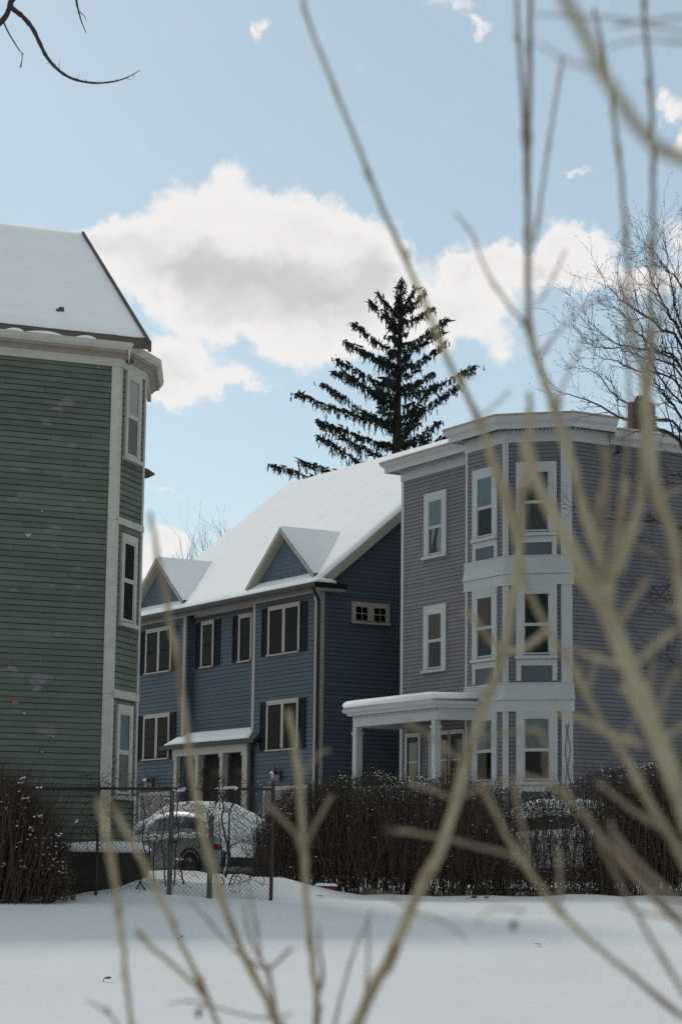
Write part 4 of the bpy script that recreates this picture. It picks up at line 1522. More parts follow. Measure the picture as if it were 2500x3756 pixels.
def needle_quad(c, d, l, w):
    """a thin tapered spray of needles hanging along d"""
    s = np.cross(d, np.array([rg.gauss(0, 1), rg.gauss(0, 1), rg.gauss(0, .3)]))
    s /= np.linalg.norm(s) + 1e-9
    o = len(nv)
    nv.extend([c - s * w, c + s * w, c + d * l * .6 + s * w * .8, c + d * l, c + d * l * .6 - s * w * .8])
    nf.append((o, o + 1, o + 2, o + 3, o + 4))


def spruce_branch(z0, tip, density=1.0):
    b0 = np.array((1.95 + (z0 - 1) * .009, SPY, z0))
    tip = np.array(tip, float)
    L = np.linalg.norm(tip - b0)
    mid = b0 * .5 + tip * .5 + np.array((0, 0, -.05 * L))
    up = tip + (tip - mid) * .02
    cv = bez([b0, b0 * .75 + tip * .25 + np.array((0, 0, -.05 * L)), mid, b0 * .22 + tip * .78 + np.array((0, 0, -.02 * L)), up], 20)
    limb.tube(cv, [max(.008, .045 * (L / 4) * (1 - i / len(cv))) for i in range(len(cv))], 5, cap=False)
    n = int(L * 62 * density)
    for k in range(n):
        f = rg.random() ** .75
        i = min(len(cv) - 2, int(f * (len(cv) - 1)))
        base = cv[i] + (cv[i + 1] - cv[i]) * rg.random()
        side = np.array([rg.gauss(0, .5), rg.gauss(0, .5), 0]) * (.20 + .18 * (1 - f)) * min(1.3, L / 3)
        c = base + side * .8 + np.array((0, 0, .02))
        hang = rg.uniform(.08, .30) * (1.15 - .5 * f) * (1.9 if rg.random() < .22 else 1)
        d = np.array([rg.gauss(0, .22), rg.gauss(0, .22), -1.0])
        d /= np.linalg.norm(d)
        # a drooping branchlet: a few needle sprays down it
        for q in range(3):
            cc = c + d * hang * q / 3
            needle_quad(cc, d + np.array([rg.gauss(0, .2), rg.gauss(0, .2), 0]), hang * .6, rg.uniform(.016, .036))
    # bushy upper side and tip
    for k in range(int(L * 26 * density)):
        f = rg.random()
        i = min(len(cv) - 2, int(f * (len(cv) - 1)))
        dd = (cv[i + 1] - cv[i])
        dd /= np.linalg.norm(dd)
        needle_quad(cv[i] + np.array([rg.gauss(0, .05), rg.gauss(0, .05), rg.gauss(.01, .04)]), dd * .7 + np.array([rg.gauss(0, .5), rg.gauss(0, .5), rg.gauss(0, .3)]), rg.uniform(.12, .26), rg.uniform(.03, .06))


def c6(x, y, dy=0):
    return at(980 + x / 1.96, 980 + y / 1.96, SPY + dy)


for (tx, ty, bz) in ((725, 235, 21.6), (800, 195, 21.9), (845, 300, 21.2), (620, 405, 20.5), (555, 530, 20.0), (670, 590, 20.0), (485, 655, 19.2), (478, 755, 18.9), (540, 745, 18.6),
                     (395, 838, 17.7), (205, 905, 17.9), (362, 1100, 16.4), (470, 1135, 17.0), (357, 1205, 15.8), (220, 1390, 15.6), (30, 1420, 15.2),
                     (1135, 175, 22.0), (1070, 140, 22.2), (1195, 290, 21.7), (1290, 380, 20.8), (1265, 460, 20.6), (1285, 545, 19.9), (1200, 760, 19.2), (1515, 710, 18.9), (1375, 850, 18.0), (1210, 840, 18.0),
                     (1240, 1110, 17.0), (1330, 1185, 16.5), (1120, 1000, 17.2), (1150, 1240, 16.2)):
    spruce_branch(bz, c6(tx, ty, rg.uniform(-1.2, 1.2)), .85)
z = 22.6
while z > 9:
    f = (23.2 - z)
    for k in range(2):
        a = rg.uniform(0, 2 * math.pi)
        rad = (0.30 + .24 * f) * rg.uniform(.5, 1.0)
        rad = min(rad, 4.2)
        cx_ = abs(math.cos(a))
        if cx_ > .8:
            rad *= .72
        tip = (2.05 + math.cos(a) * rad, SPY + math.sin(a) * rad, z + .16 * rad + rg.uniform(-.1, .15))
        spruce_branch(z, tip, .6)
    z -= rg.uniform(.22, .36)
for k in range(260):
    zz = rg.uniform(22.0, 23.3)
    needle_quad(np.array((2.14 + rg.gauss(0, .10), SPY + rg.gauss(0, .1), zz)), np.array([rg.gauss(0, .5), rg.gauss(0, .5), rg.gauss(-.2, .8)]), rg.uniform(.12, .3), rg.uniform(.02, .04))
limb.build('branches', M['spruce_bark'], SP, fix=False, kind='stuff')
needle.v, needle.f = [tuple(map(float, p)) for p in nv], nf
needle.build('crown', M['needle'], SP, fix=False, kind='stuff')


# ================================================================== hedge, shrub, fence
def leaf_cloud(mb, pts, size, rg):
    for c in pts:
        d = np.array([rg.gauss(0, 1), rg.gauss(0, 1), rg.gauss(0, 1)])
        d /= np.linalg.norm(d)
        s = np.cross(d, np.array([rg.gauss(0, 1), rg.gauss(0, 1), rg.gauss(0, 1)]))
        s /= np.linalg.norm(s) + 1e-9
        l = size * rg.uniform(.6, 1.4)
        o = len(mb.v)
        mb.v.extend([tuple(c), tuple(c + d * l * .5 + s * l * .28), tuple(c + d * l), tuple(c + d * l * .5 - s * l * .28)])
        mb.f.append((o, o + 1, o + 2, o + 3))


def snow_bits(mb, pts, lo, hi, rg):
    for c in pts:
        r = rg.uniform(lo, hi)
        n = 6
        ring = []
        o = len(mb.v)
        sx, sy = rg.uniform(.8, 1.6), rg.uniform(.7, 1.2)
        for k in range(n):
            a = 2 * math.pi * k / n
            ring.append((c[0] + math.cos(a) * r * sx * rg.uniform(.7, 1.2), c[1] + math.sin(a) * r * sy * rg.uniform(.7, 1.2), c[2] + rg.uniform(-.2, .1) * r))
        mb.v.extend(ring)
        mb.v.append((c[0], c[1], c[2] + r * rg.uniform(.5, .9)))
        mb.v.append((c[0], c[1], c[2] - r * .35))
        for k in range(n):
            mb.f.append((o + k, o + (k + 1) % n, o + n))
            mb.f.append((o + (k + 1) % n, o + k, o + n + 1))


def hedge_top(x):
    return 3.02 + .10 * math.sin(x * 1.3) + .07 * math.sin(x * 3.1 + 1) + .10 * mnoise.noise((x * 2.1, 0, 4)) + (.30 if x > 4.2 else 0) * min(1, (x - 4.2) / .6 if x > 4.2 else 0)


rg = random.Random(77)
HG = thing('hedge', 'long bare brown hedge with specks of snow in front of the blue and lavender houses', 'hedge', (3.0, 39.4, ground_z(3, 39.4)))
HX0, HX1, HY0, HY1 = -1.45, 8.2, 38.75, 40.1
tw = MB()
tips = []
for k in range(5200):
    x = rg.uniform(HX0, HX1)
    y = rg.uniform(HY0, HY1)
    gz = ground_z(x, y) - .03
    if abs(x - 3.85) < .8 and rg.random() < .66:
        continue
    h = (hedge_top(x) - gz) * (rg.uniform(.35, 1.0) if rg.random() < .6 else rg.uniform(.9, 1.08))
    if x < HX0 + .5:
        h *= .55 + .9 * (x - HX0)
    lean = np.array((rg.gauss(0, .17), rg.gauss(0, .10), 1.0))
    a = np.array((x, y, gz if rg.random() < .45 else gz + rg.uniform(.2, .5) * h))
    L = h - (a[2] - gz)
    if L < .15:
        continue
    p1 = a + lean * L * .4 + np.array((rg.gauss(0, .03), rg.gauss(0, .03), 0))
    p2 = a + lean * L * .75 + np.array((rg.gauss(0, .05), rg.gauss(0, .05), 0))
    p3 = a + lean * L + np.array((rg.gauss(0, .08), rg.gauss(0, .08), 0))
    r_ = rg.uniform(.004, .009)
    tw.tube([a, p1, p2, p3], [r_, r_ * .85, r_ * .6, .002], 3, cap=False)
    for q in (p1, p2, p3):
        tips.append(q)
    for s in range(3):
        b0 = a + (p2 - a) * rg.uniform(.3, 1)
        tw.tube([b0, b0 + np.array((rg.gauss(0, .16), rg.gauss(0, .14), rg.uniform(-.02, .2)))], [.004, .0015], 3, cap=False)
tw.build('twigs', M['hedge_twig'], HG, fix=False, kind='stuff')
lf, lf2 = MB(), MB()
pts = []
for k in range(52000):
    x = rg.uniform(HX0, HX1)
    y = rg.uniform(HY0, HY1)
    gz = ground_z(x, y)
    t = rg.random() ** .75
    h = hedge_top(x) - gz
    if x < HX0 + .5:
        h *= .55 + .9 * (x - HX0)
    z_ = gz + .10 + t * (h - .12)
    # thinner low down and where the snow behind shows through
    if z_ - gz < .5 and rg.random() < .15:
        continue
    if abs(x - 3.85) < .85 and 1.5 < z_ < 2.25 and rg.random() < .95:
        continue
    pts.append(np.array((x, y, z_)))
for k in range(7000):
    x = rg.uniform(2.8, 4.9)
    y = rg.uniform(HY0, HY1)
    pts.append(np.array((x, y, ground_z(x, y) + rg.uniform(0, .48))))
half = [p_ for p_ in pts if mnoise.noise((p_[0] * .9, p_[2] * .9, 2)) + (.25 if p_[0] < 1.5 else -.1) + rg.gauss(0, .2) > .05]
ids = set(map(id, half))
leaf_cloud(lf2, half, .040, rg)
leaf_cloud(lf, [p_ for p_ in pts if id(p_) not in ids], .040, rg)
lf.build('withered_leaves', M['hedge_leaf'], HG, fix=False, kind='stuff')
lf2.build('green_leaves', M['hedge_leaf2'], HG, fix=False, kind='stuff')
sb = MB()
pts = []
for k in range(800):
    x = rg.uniform(HX0, HX1)
    h = hedge_top(x)
    z_ = h - (abs(rg.gauss(0, .75)) if rg.random() < .5 else rg.uniform(0, 1.8)) + .02
    if z_ < 1.2:
        continue
    pts.append(np.array((x, rg.uniform(HY0 - .05, HY0 + .5), z_)))
for (cx_, n_) in ((-.72, 14), (.15, 18), (.75, 22), (1.15, 30), (1.5, 26), (2.2, 18), (2.55, 16), (3.0, 14), (3.6, 10), (4.6, 10), (5.35, 26), (5.6, 20)):
    for k in range(n_):
        x = cx_ + rg.gauss(0, .11)
        pts.append(np.array((x, rg.uniform(HY0 - .05, HY0 + .3), hedge_top(x) - .06 + rg.gauss(0, .05))))
snow_bits(sb, pts, .005, .018, rg)
sb.build('snow_specks', M['roof_snow'], HG, fix=False, kind='stuff')

# shrub at the left in front of the green house
SH = thing('shrub', 'dense dark leafless shrub flecked with snow at the left edge before the green house', 'shrub', (-5.6, 35.0, ground_z(-5.6, 35)))
rg = random.Random(31)
tw, lf, sb = MB(), MB(), MB()


def shrub_top(x):
    return np.interp(x, [-7.4, -6.2, -5.3, -4.95, -4.6, -4.3, -4.1], [3.15, 3.1, 3.02, 2.85, 2.45, 1.9, 1.2])


pts = []
for k in range(2600):
    x = -6.0 + rg.gauss(0, .75)
    y = 35.0 + rg.gauss(0, .35)
    x = max(-7.4, min(-4.5, x))
    gz = ground_z(x, y)
    a = np.array((x, y, gz - .02 if rg.random() < .5 else gz + rg.uniform(.1, 1.2)))
    spread = (x + 5.7) * .22
    h = max(.3, shrub_top(x + spread * .4) - a[2]) * (rg.uniform(.3, 1.0) if rg.random() < .55 else rg.uniform(.88, 1.05))
    d = np.array((spread + rg.gauss(0, .16), rg.gauss(0, .14), 1.0))
    p1 = a + d * h * .4
    p2 = a + d * h * .75 + np.array((rg.gauss(0, .05), rg.gauss(0, .05), 0))
    p3 = a + d * h + np.array((rg.gauss(0, .07), rg.gauss(0, .07), 0))
    r_ = rg.uniform(.004, .009)
    tw.tube([a, p1, p2, p3], [r_, r_ * .85, r_ * .6, .002], 3, cap=False)
    for q in range(2):
        b0 = a + (p2 - a) * rg.uniform(.3, 1)
        tw.tube([b0, b0 + np.array((rg.gauss(0, .12), rg.gauss(0, .1), rg.uniform(.04, .2)))], [.004, .0015], 3, cap=False)
for k in range(17000):
    x = rg.uniform(-7.3, -4.15)
    gz = ground_z(x, 35)
    t = rg.random()
    z_ = gz + .05 + t * (shrub_top(x) - .25 - gz)
    if z_ - gz < .3 and rg.random() < .5:
        continue
    pts.append(np.array((x, 35.0 + rg.gauss(0, .35), z_)))
leaf_cloud(lf, pts, .05, rg)
sp = []
for k in range(170):
    x = rg.uniform(-6.6, -4.2)
    sp.append(np.array((x, 34.55 + rg.uniform(-.12, .2), 1.3 + rg.random() * (shrub_top(x) - 1.5))))
for (px, py) in ((85, 2855), (80, 2870), (150, 2890), (80, 2930), (25, 2965), (145, 2995), (275, 3010), (115, 3040), (215, 3065), (15, 3170)):
    b0 = at(px, py, 34.5)
    for k in range(7):
        sp.append(b0 + np.array((rg.gauss(0, .03), rg.gauss(0, .03), rg.gauss(0, .018))))
snow_bits(sb, sp, .007, .024, rg)
tw.build('twigs', M['hedge_twig'], SH, fix=False, kind='stuff')
lf.build('withered_leaves', M['hedge_leaf'], SH, fix=False, kind='stuff')
sb.build('snow_specks', M['roof_snow'], SH, fix=False, kind='stuff')

# chain-link fence
FY = 36.0
FN = thing('chain_link_fence', 'rusty chain-link fence with vines running between the shrub and the hedge', 'fence', (-3.2, FY, ground_z(-3.2, FY)))
fx0, fx1 = -6.4, -1.06


def rail_z(x):
    return 2.705 + (x + 3) * .006


p = MB()
p.tube([(fx0, FY, rail_z(fx0)), (-3.6, FY, rail_z(-3.6) - .004), (fx1, FY, rail_z(fx1))], .022, 8)
p.build('top_rail', M['fence_rail'], FN)
for (x, r_, zt) in ((-3.90, .026, 2.74), (-2.71, .042, 2.64), (-2.06, .045, 2.24), (fx1, .032, 2.84), (-5.9, .026, 2.73)):
    p = MB()
    p.tube([(x, FY - .05, .8), (x + .005, FY - .05, 1.8), (x + .01, FY - .05, zt)], [r_, r_ * .96, r_ * .94], 10)
    po_ = p.build('post', M['fence_post'] if .04 < r_ else M['fence_rail'], FN)
    c = MB()
    c.tube([(x + .01, FY - .05, zt), (x + .01, FY - .05, zt + .03), (x + .01, FY - .05, zt + .055)], [r_ * 1.1, r_ * .9, .01], 10)
    c.build('post_cap', M['fence_post'], po_)
ms = MB()
cell = .075
hgt = 1.75
k = 0
x = fx0 - hgt
zb0 = .94
while x < fx1:
    for s in (1, -1):
        # straight diagonal wires, clipped to the fence rectangle
        xa, xb = x, x + hgt
        za_, zb_ = (zb0, zb0 + hgt) if s > 0 else (zb0 + hgt, zb0)
        t0 = max(0.0, (fx0 - xa) / (xb - xa))
        t1 = min(1.0, (fx1 - xa) / (xb - xa))
        if t1 > t0:
            A = np.array((xa + (xb - xa) * t0, FY + .008 * s, za_ + (zb_ - za_) * t0))
            B = np.array((xa + (xb - xa) * t1, FY + .008 * s, za_ + (zb_ - za_) * t1))
            ms.tube([A, B], .0021, 3, cap=False)
    x += cell
ms.build('wire_mesh', M['fence'], FN, fix=False, kind='stuff')
tb = MB()
for i in range(90):
    x = fx0 + (fx1 - fx0) * i / 89 + rnd.uniform(-.02, .02)
    tb.tube([(x, FY, rail_z(x) + .0), (x + rnd.uniform(-.006, .006), FY, rail_z(x) + .05)], .004, 3)
tb.build('wire_barbs', M['fence'], FN, fix=False, kind='stuff')
# vines grown up the fence
def c7(x, y):
    return (480 + x / 2.613, 2850 + y / 2.613)


VINES = [([(60, 1075), (100, 960), (60, 850), (20, 700), (10, 450), (30, 200)], 9, 5), ([(130, 1080), (90, 980), (150, 800), (110, 600), (130, 350), (110, 150)], 9, 4),
         ([(325, 1045), (315, 900), (320, 760), (290, 600), (330, 420), (280, 250)], 8, 4), ([(410, 1040), (425, 900), (430, 700), (460, 520), (440, 350), (460, 180)], 10, 5),
         ([(505, 1030), (480, 900), (465, 790), (500, 700)], 10, 5), ([(190, 880), (180, 650), (165, 520)], 6, 3), ([(235, 1010), (210, 860), (230, 640), (280, 450), (330, 400)], 7, 4),
         ([(660, 690), (650, 580), (630, 480), (640, 380)], 7, 4), ([(915, 960), (930, 800), (925, 650), (890, 520), (875, 380), (890, 250), (840, 140)], 12, 7),
         ([(900, 950), (945, 800), (940, 620), (945, 420), (960, 300), (1000, 180)], 12, 6), ([(880, 940), (870, 700), (850, 500), (850, 380)], 7, 4),
         ([(945, 1040), (975, 950), (1040, 880), (1130, 850)], 9, 4), ([(975, 1035), (1010, 960), (1060, 920), (1110, 900)], 6, 3),
         ([(875, 1045), (890, 1010), (870, 960)], 8, 6), ([(740, 650), (760, 540), (780, 450)], 6, 4), ([(770, 560), (735, 380), (760, 250), (700, 150)], 6, 3),
         ([(845, 250), (880, 330), (960, 300), (1010, 220)], 5, 3), ([(790, 330), (830, 230), (920, 180), (1040, 260)], 5, 3), ([(1000, 330), (960, 230), (870, 190), (800, 260)], 4, 3),
         ([(500, 280), (560, 240)], 5, 3), ([(1050, 870), (1150, 860), (1240, 880)], 5, 3), ([(1100, 860), (1060, 960), (1030, 1040)], 3, 2), ([(1180, 870), (1150, 960), (1130, 1030)], 3, 2), ([(1260, 900), (1280, 990), (1260, 1050)], 3, 2),
         ([(700, 100), (720, 20), (800, -40), (850, 30)], 4, 2), ([(730, 130), (830, 40), (900, -20)], 4, 2), ([(770, 90), (690, 0), (650, -50)], 3, 2)]
rg = random.Random(4)
for (q, w0, w1) in VINES:
    dy = rg.uniform(-.12, -.05)
    pts = [at(*c7(*a), FY + dy + rg.uniform(-.03, .03)) for a in q]
    cv = bez(pts, 18)
    cv = [c_ + np.array((rg.gauss(0, .006), rg.gauss(0, .01), 0)) for c_ in cv]
    n = len(cv)
    b = MB()
    b.tube(cv, [(w0 + (w1 - w0) * i / n) / 2.613 / FPX * FY * .95 for i in range(n)], 5)
    for i in range(2, n - 1, 2):
        if rg.random() < .6:
            d = np.array((rg.gauss(0, .5), rg.gauss(0, .3), rg.gauss(.3, .5)))
            l = rg.uniform(.08, .3)
            b.tube([cv[i], cv[i] + d * l * .5, cv[i] + d * l + np.array((rg.gauss(0, .04), 0, rg.gauss(0, .04)))], [.005, .004, .002], 4)
    b.build('vine', M['vine'], FN)
tn = MB()
for k in range(620):
    x = rg.uniform(-4.2, -1.3)
    z_ = rg.uniform(1.9, 2.95) if rg.random() < .75 else rg.uniform(1.1, 2)
    a = np.array((x, FY - .06 + rg.uniform(-.05, .05), z_))
    d = np.array((rg.gauss(0, 1), rg.gauss(0, .3), rg.gauss(.1, .8)))
    d /= np.linalg.norm(d)
    L = rg.uniform(.12, .4)
    if z_ + d[2] * L > 3.1:
        continue
    tn.tube([a, a + d * L * .5 + np.array((0, 0, rg.gauss(0, .03))), a + d * L + np.array((0, 0, rg.gauss(0, .06)))], [.0045, .0038, .002], 3, cap=False)
tn.build('tendrils', M['vine'], FN, fix=False, kind='stuff')
sb = MB()
sp = []
for (px, py, n_) in ((660, 2900, 12), (672, 2896, 10), (815, 2893, 14), (835, 2890, 14), (850, 2889, 16), (862, 2892, 12), (620, 2926, 4), (660, 3152, 6)):
    b0 = at(px, py, FY - .06)
    for k in range(n_):
        sp.append(b0 + np.array((rg.gauss(0, .035), rg.gauss(0, .02), rg.gauss(0, .014))))
snow_bits(sb, sp, .012, .03, rg)
sb.build('snow_clumps', M['roof_snow'], FN, fix=False, kind='stuff')

# low dark wall with a snow cap behind the fence
LW = thing('low_wall', 'low dark concrete wall capped with snow behind the fence beside the green house', 'wall', (-4.3, 36.6, ground_z(-4.3, 36.6)))
p = MB()
p.box(-6.6, -3.12, 36.5, 36.75, .7, 1.66)
p.build('masonry', M['concrete'], LW)
snow_sheet('snow_cap', (-6.6, 36.45, 1.662), (-3.08, 36.45, 1.662), (-3.08, 36.8, 1.662), (-6.6, 36.8, 1.662), .17, LW, nu=24, nv=6, edge=0, seed=4, world=True)

# ================================================================== snow-covered cars
def make_car(name, label, loc, heading, paint):
    """rear bumper at local x=0, nose towards +x, left side +y"""
    root = thing(name, label, 'car', loc, heading_rot(heading), 'cars parked behind the fence and hedge')
    # stations: x, z bottom, z belt, z top, half width low, half width belt, half width top
    S = [(0.0, .38, .62, .66, .66, .66, .58), (.06, .27, .86, .92, .80, .79, .66), (.22, .22, .95, 1.04, .85, .84, .66), (.55, .20, .97, 1.27, .87, .86, .60), (.95, .20, .96, 1.40, .87, .87, .59),
         (1.4, .20, .95, 1.45, .87, .87, .60), (1.9, .20, .93, 1.46, .87, .87, .60), (2.35, .20, .92, 1.40, .87, .87, .60), (2.75, .20, .91, 1.20, .87, .86, .62), (3.05, .20, .90, .99, .87, .85, .66),
         (3.5, .20, .86, .92, .86, .83, .64), (3.95, .22, .78, .84, .82, .79, .58), (4.2, .28, .66, .70, .74, .70, .5), (4.3, .36, .55, .57, .60, .58, .4)]
    m = 9
    vs = []
    for (x, zb, zl, zt, wl_, wb, wt_) in S:
        half = [(wl_ * .93, zb), (wl_, zb + (zl - zb) * .35), (wl_, zb + (zl - zb) * .7), (wb, zl), (wt_ + (wb - wt_) * .22, zl + (zt - zl) * .72), (wt_, zt - (zt - zl) * .06), (wt_ * .6, zt), (wt_ * .25, zt + .012), (0, zt + .015)]
        ring = [(x, y, z) for y, z in half] + [(x, -y, z) for y, z in half[-2::-1]]
        vs.append(ring)
    n = len(vs[0])
    b = MB()
    for r in vs:
        b.v += r
    for i in range(len(vs) - 1):
        for k in range(n - 1):
            b.f.append((i * n + k, i * n + k + 1, (i + 1) * n + k + 1, (i + 1) * n + k))
        b.f.append((i * n + n - 1, i * n, (i + 1) * n, (i + 1) * n + n - 1))
    b.f.append(tuple(range(n)))
    b.f.append(tuple(range((len(vs) - 1) * n, len(vs) * n))[::-1])
    b.build('body', M[paint], root, smooth=True, world=False)
    for s in (-1, 1):
        for (i0, i1, lo, hi) in ((3, 5, .28, .74), (5, 8, .25, .72)):
            g_ = MB()
            rows = []
            for i in range(i0, i1 + 1):
                x, zb, zl, zt, wl_, wb, wt_ = S[i]
                e = .06 if i in (i0, i1) else 0
                for q in (lo, hi):
                    z = zl + (zt - zl) * q
                    w_ = wb + (wt_ + (wb - wt_) * .22 - wb) * (q / .72) if q <= .72 else wt_ + (wb - wt_) * .22 * (1 - (q - .72) / .28)
                    xx = x + (e if i == i0 else -e)
                    rows.append((xx, s * (w_ + .008), z))
            for i in range(i1 - i0):
                g_.f.append((2 * i, 2 * i + 1, 2 * i + 3, 2 * i + 2))
            g_.v = rows
            g_.build('side_window', M['carglass'], root, world=False, fix=False)
        for x in (.85, 3.45):
            wz = .31
            t_ = MB()
            N = 20
            prof = [(.0, .20), (.0, .295), (.02, .31), (.16, .31), (.18, .295), (.18, .20)]
            for a in range(N):
                an = 2 * math.pi * a / N
                for (d, r_) in prof:
                    t_.v.append((x + r_ * math.cos(an), s * (.885 - d), wz + r_ * math.sin(an)))
            k = len(prof)
            for a in range(N):
                a2 = (a + 1) % N
                for j in range(k - 1):
                    t_.f.append((a * k + j, a * k + j + 1, a2 * k + j + 1, a2 * k + j))
            wo2 = t_.build('wheel', M['tyre'], root, smooth=True, world=False)
            r2 = MB()
            r2.tube([(x, s * .86, wz), (x, s * .80, wz)], [.20, .20], 18)
            for q in range(6):
                an = q * math.pi / 3
                r2.tube([(x, s * .868, wz), (x + .18 * math.cos(an), s * .868, wz + .18 * math.sin(an))], .02, 5)
            r2.build('rim', M['rim'], wo2, world=False)
            ar = MB()
            arc = [(x + .37 * math.cos(a), s * .874, wz + .37 * math.sin(a)) for a in [math.pi * j / 14 for j in range(15)]]
            ar.tube(arc, .022, 6)
            ar.build('wheel_arch', M['tyre'], root, world=False)
        tl = MB()
        tl.hexa([(.02, s * .50, .66), (.20, s * .862, .66), (.02, s * .80, .66), (.0, s * .50, .655), (.04, s * .52, .80), (.24, s * .852, .80), (.06, s * .79, .80), (.02, s * .52, .80)])
        tl.build('tail_light', M['lens_red'], root, world=False)
        rf_ = MB()
        rf_.box(.18, .36, s * .855, s * .872, .66, .78)
        rf_.build('reflector', M['lens_grey'], root, world=False)
        hl = MB()
        hl.box(1.28, 1.44, s * .868, s * .90, .80, .835)
        hl.build('door_handle', M['tyre'], root, world=False)
        mi = MB()
        mi.tube([(2.62, s * .86, .98), (2.64, s * .95, 1.02), (2.64, s * 1.03, 1.03)], [.03, .07, .05], 8)
        mi.build('wing_mirror', M[paint], root, smooth=True, world=False)
    bp_ = MB()
    bp_.box(-.05, .06, -.72, .72, .34, .52)
    bp_.build('bumper', M['tyre'], root, world=False)
    # snow blanket over roof, windows, boot and bonnet
    b = MB()
    st = np.linspace(0.0, 4.2, 40)
    xs_ = [q[0] for q in S]
    cols = 17
    for i, x in enumerate(st):
        zl = np.interp(x, xs_, [q[2] for q in S])
        zt = np.interp(x, xs_, [q[3] for q in S])
        wb = np.interp(x, xs_, [q[5] for q in S])
        wt_ = np.interp(x, xs_, [q[6] for q in S])
        half = [(wb * .985, zl + .02), (wt_ + (wb - wt_) * .30, zl + (zt - zl) * .72), (wt_ * .98, zt)]
        low_roof = zt - zl < .2
        for k in range(cols):
            t = k / (cols - 1) * 2 - 1
            y = t * (wb if low_roof else wt_ + .02)
            if not low_roof and x < .95:
                y = t * (wb * .99 * (1 - (x / .95)) + (wt_ + .02) * (x / .95))
            edge = max(0, 1 - abs(t) ** 6)
            z = zt + .02 + .17 * edge * (1 + .25 * mnoise.noise(Vector((x * 2.2, y * 2.2, loc[0]))))
            z -= (.10 if abs(t) > .98 else 0)
            if low_roof or x < .95:
                z = max(z - .06 * abs(t) ** 4, zl - .1)
            b.v.append((x - (.05 if i == 0 else 0), y, z))
    W = cols
    for i in range(len(st) - 1):
        for k in range(cols - 1):
            b.f.append((i * W + k, i * W + k + 1, (i + 1) * W + k + 1, (i + 1) * W + k))
    # rear drop
    o = len(b.v)
    for row in range(1, 6):
        for k in range(cols):
            x0, y0, z0 = b.v[k]
            b.v.append((x0 - .03 * math.sin(row), y0 * (1 + .02 * row), z0 - row * .085 + .03 * mnoise.noise(Vector((y0 * 4, row, 1)))))
    for row in range(5):
        for k in range(cols - 1):
            a = k if row == 0 else o + (row - 1) * W + k
            c_ = o + row * W + k
            b.f.append((a, a + 1, c_ + 1, c_))
    b.build('snow_cover', M['roof_snow'], root, smooth=True, world=False, fix=False)
    # ridges of snow along the belt line
    for s in (-1, 1):
        p = MB()
        pts = [(x, s * (np.interp(x, xs_, [q[5] for q in S]) + .0), np.interp(x, xs_, [q[2] for q in S]) - .02 + .03 * mnoise.noise(Vector((x * 4, s, 2)))) for x in np.linspace(.3, 3.3, 24)]
        p.tube(pts, [.035 + .06 * abs(mnoise.noise(Vector((x[0] * 2.2, 5, 1)))) for x in pts], 6)
        p.build('ledge_snow', M['roof_snow'], root, smooth=True, world=False)
    return root


h1 = -40
d1 = np.array([math.sin(R(h1)), math.cos(R(h1))])
l1 = np.array([-math.cos(R(h1)), math.sin(R(h1))])
wheel = np.array([-2.86, 44.0])
c0 = wheel - d1 * .85 - l1 * .80
make_car('car', 'silver car blanketed in snow behind the chain-link fence', (c0[0], c0[1], 1.11), h1, 'car')
make_car('car', 'snow-buried car glimpsed through the hedge twigs before the lavender house', (6.0, 42.4, 1.16), -84, 'roof_snow')

# ================================================================== small things on the snow
rb = on_ground(1195, 3262)
rb = np.array([rb[0], 38.55, ground_z(rb[0], 38.55)])
RBX = thing('red_box', 'small dark red box capped with snow at the foot of the hedge', 'box', tuple(rb))
for (x0, x1) in ((-.19, -.01), (.0, .19)):
    p = MB()
    p.box(x0, x1, -.1, .12, -.03, .105)
    p.build('block', M['red_paint'], RBX, world=False)
snow_sheet('snow_cap', (-.2, -.11, .106), (.20, -.11, .106), (.2, .13, .106), (-.2, .13, .106), .05, RBX, nu=10, nv=5, edge=0, seed=1)


def dead_leaf(px, py, s, label, k, sliver=False):
    g_ = on_ground(px, py)
    o = thing('dead_leaf', label, 'leaf', (g_[0], g_[1], ground_z(g_[0], g_[1]) + .004), rnd.uniform(0, 6), 'dead leaves and twigs on the snow')
    r_ = random.Random(k)
    b = MB()
    n = 7
    for i in range(n + 1):
        t = i / n
        w_ = s * .42 * math.sin(math.pi * min(.97, t + .04)) * (.35 if sliver else 1)
        curl = s * .5 * (t - .4) ** 2 + .02
        for q in (-1, 0, 1):
            b.v.append(((t - .5) * s * (1.6 if sliver else 1.0), q * w_, curl + (abs(q) * w_ * .7) + r_.uniform(0, .01)))
    for i in range(n):
        for q in (0, 1):
            b.f.append((i * 3 + q, i * 3 + q + 1, (i + 1) * 3 + q + 1, (i + 1) * 3 + q))
    b.build('blade', M['dead_leaf'], o, world=False, fix=False, smooth=True)
    st = MB()
    st.tube([(-.5 * s, 0, .03), (-.75 * s, .02, .02), (-.95 * s, .05, .0)], .004, 4)
    st.build('stalk', M['dead_leaf'], o, world=False)


dead_leaf(1737, 3302, .14, 'curled dead leaf on the snow by the hedge, left one of a close pair', 1)
dead_leaf(1781, 3302, .13, 'curled dead leaf on the snow by the hedge, right one of a close pair', 2)
dead_leaf(1970, 3474, .10, 'dark sliver of twig lying alone on the snow right of centre', 3, True)
dead_leaf(397, 3604, .07, 'tiny brown leaf standing on the snow at the lower left', 4)
dead_leaf(1172, 3294, .12, 'flat brown leaf on the snow below the red box', 5, True)
dead_leaf(668, 3446, .06, 'tiny dark leaf bit on the snow between two pale stems', 6)
dead_leaf(852, 3280, .10, 'thin twig scrap on the snow near the end of the fence', 7, True)

# ================================================================== foreground bushes, out of focus
def D(*pts):
    return [(x * 2500 / 1568., y * 2500 / 1568.) for x, y in pts]


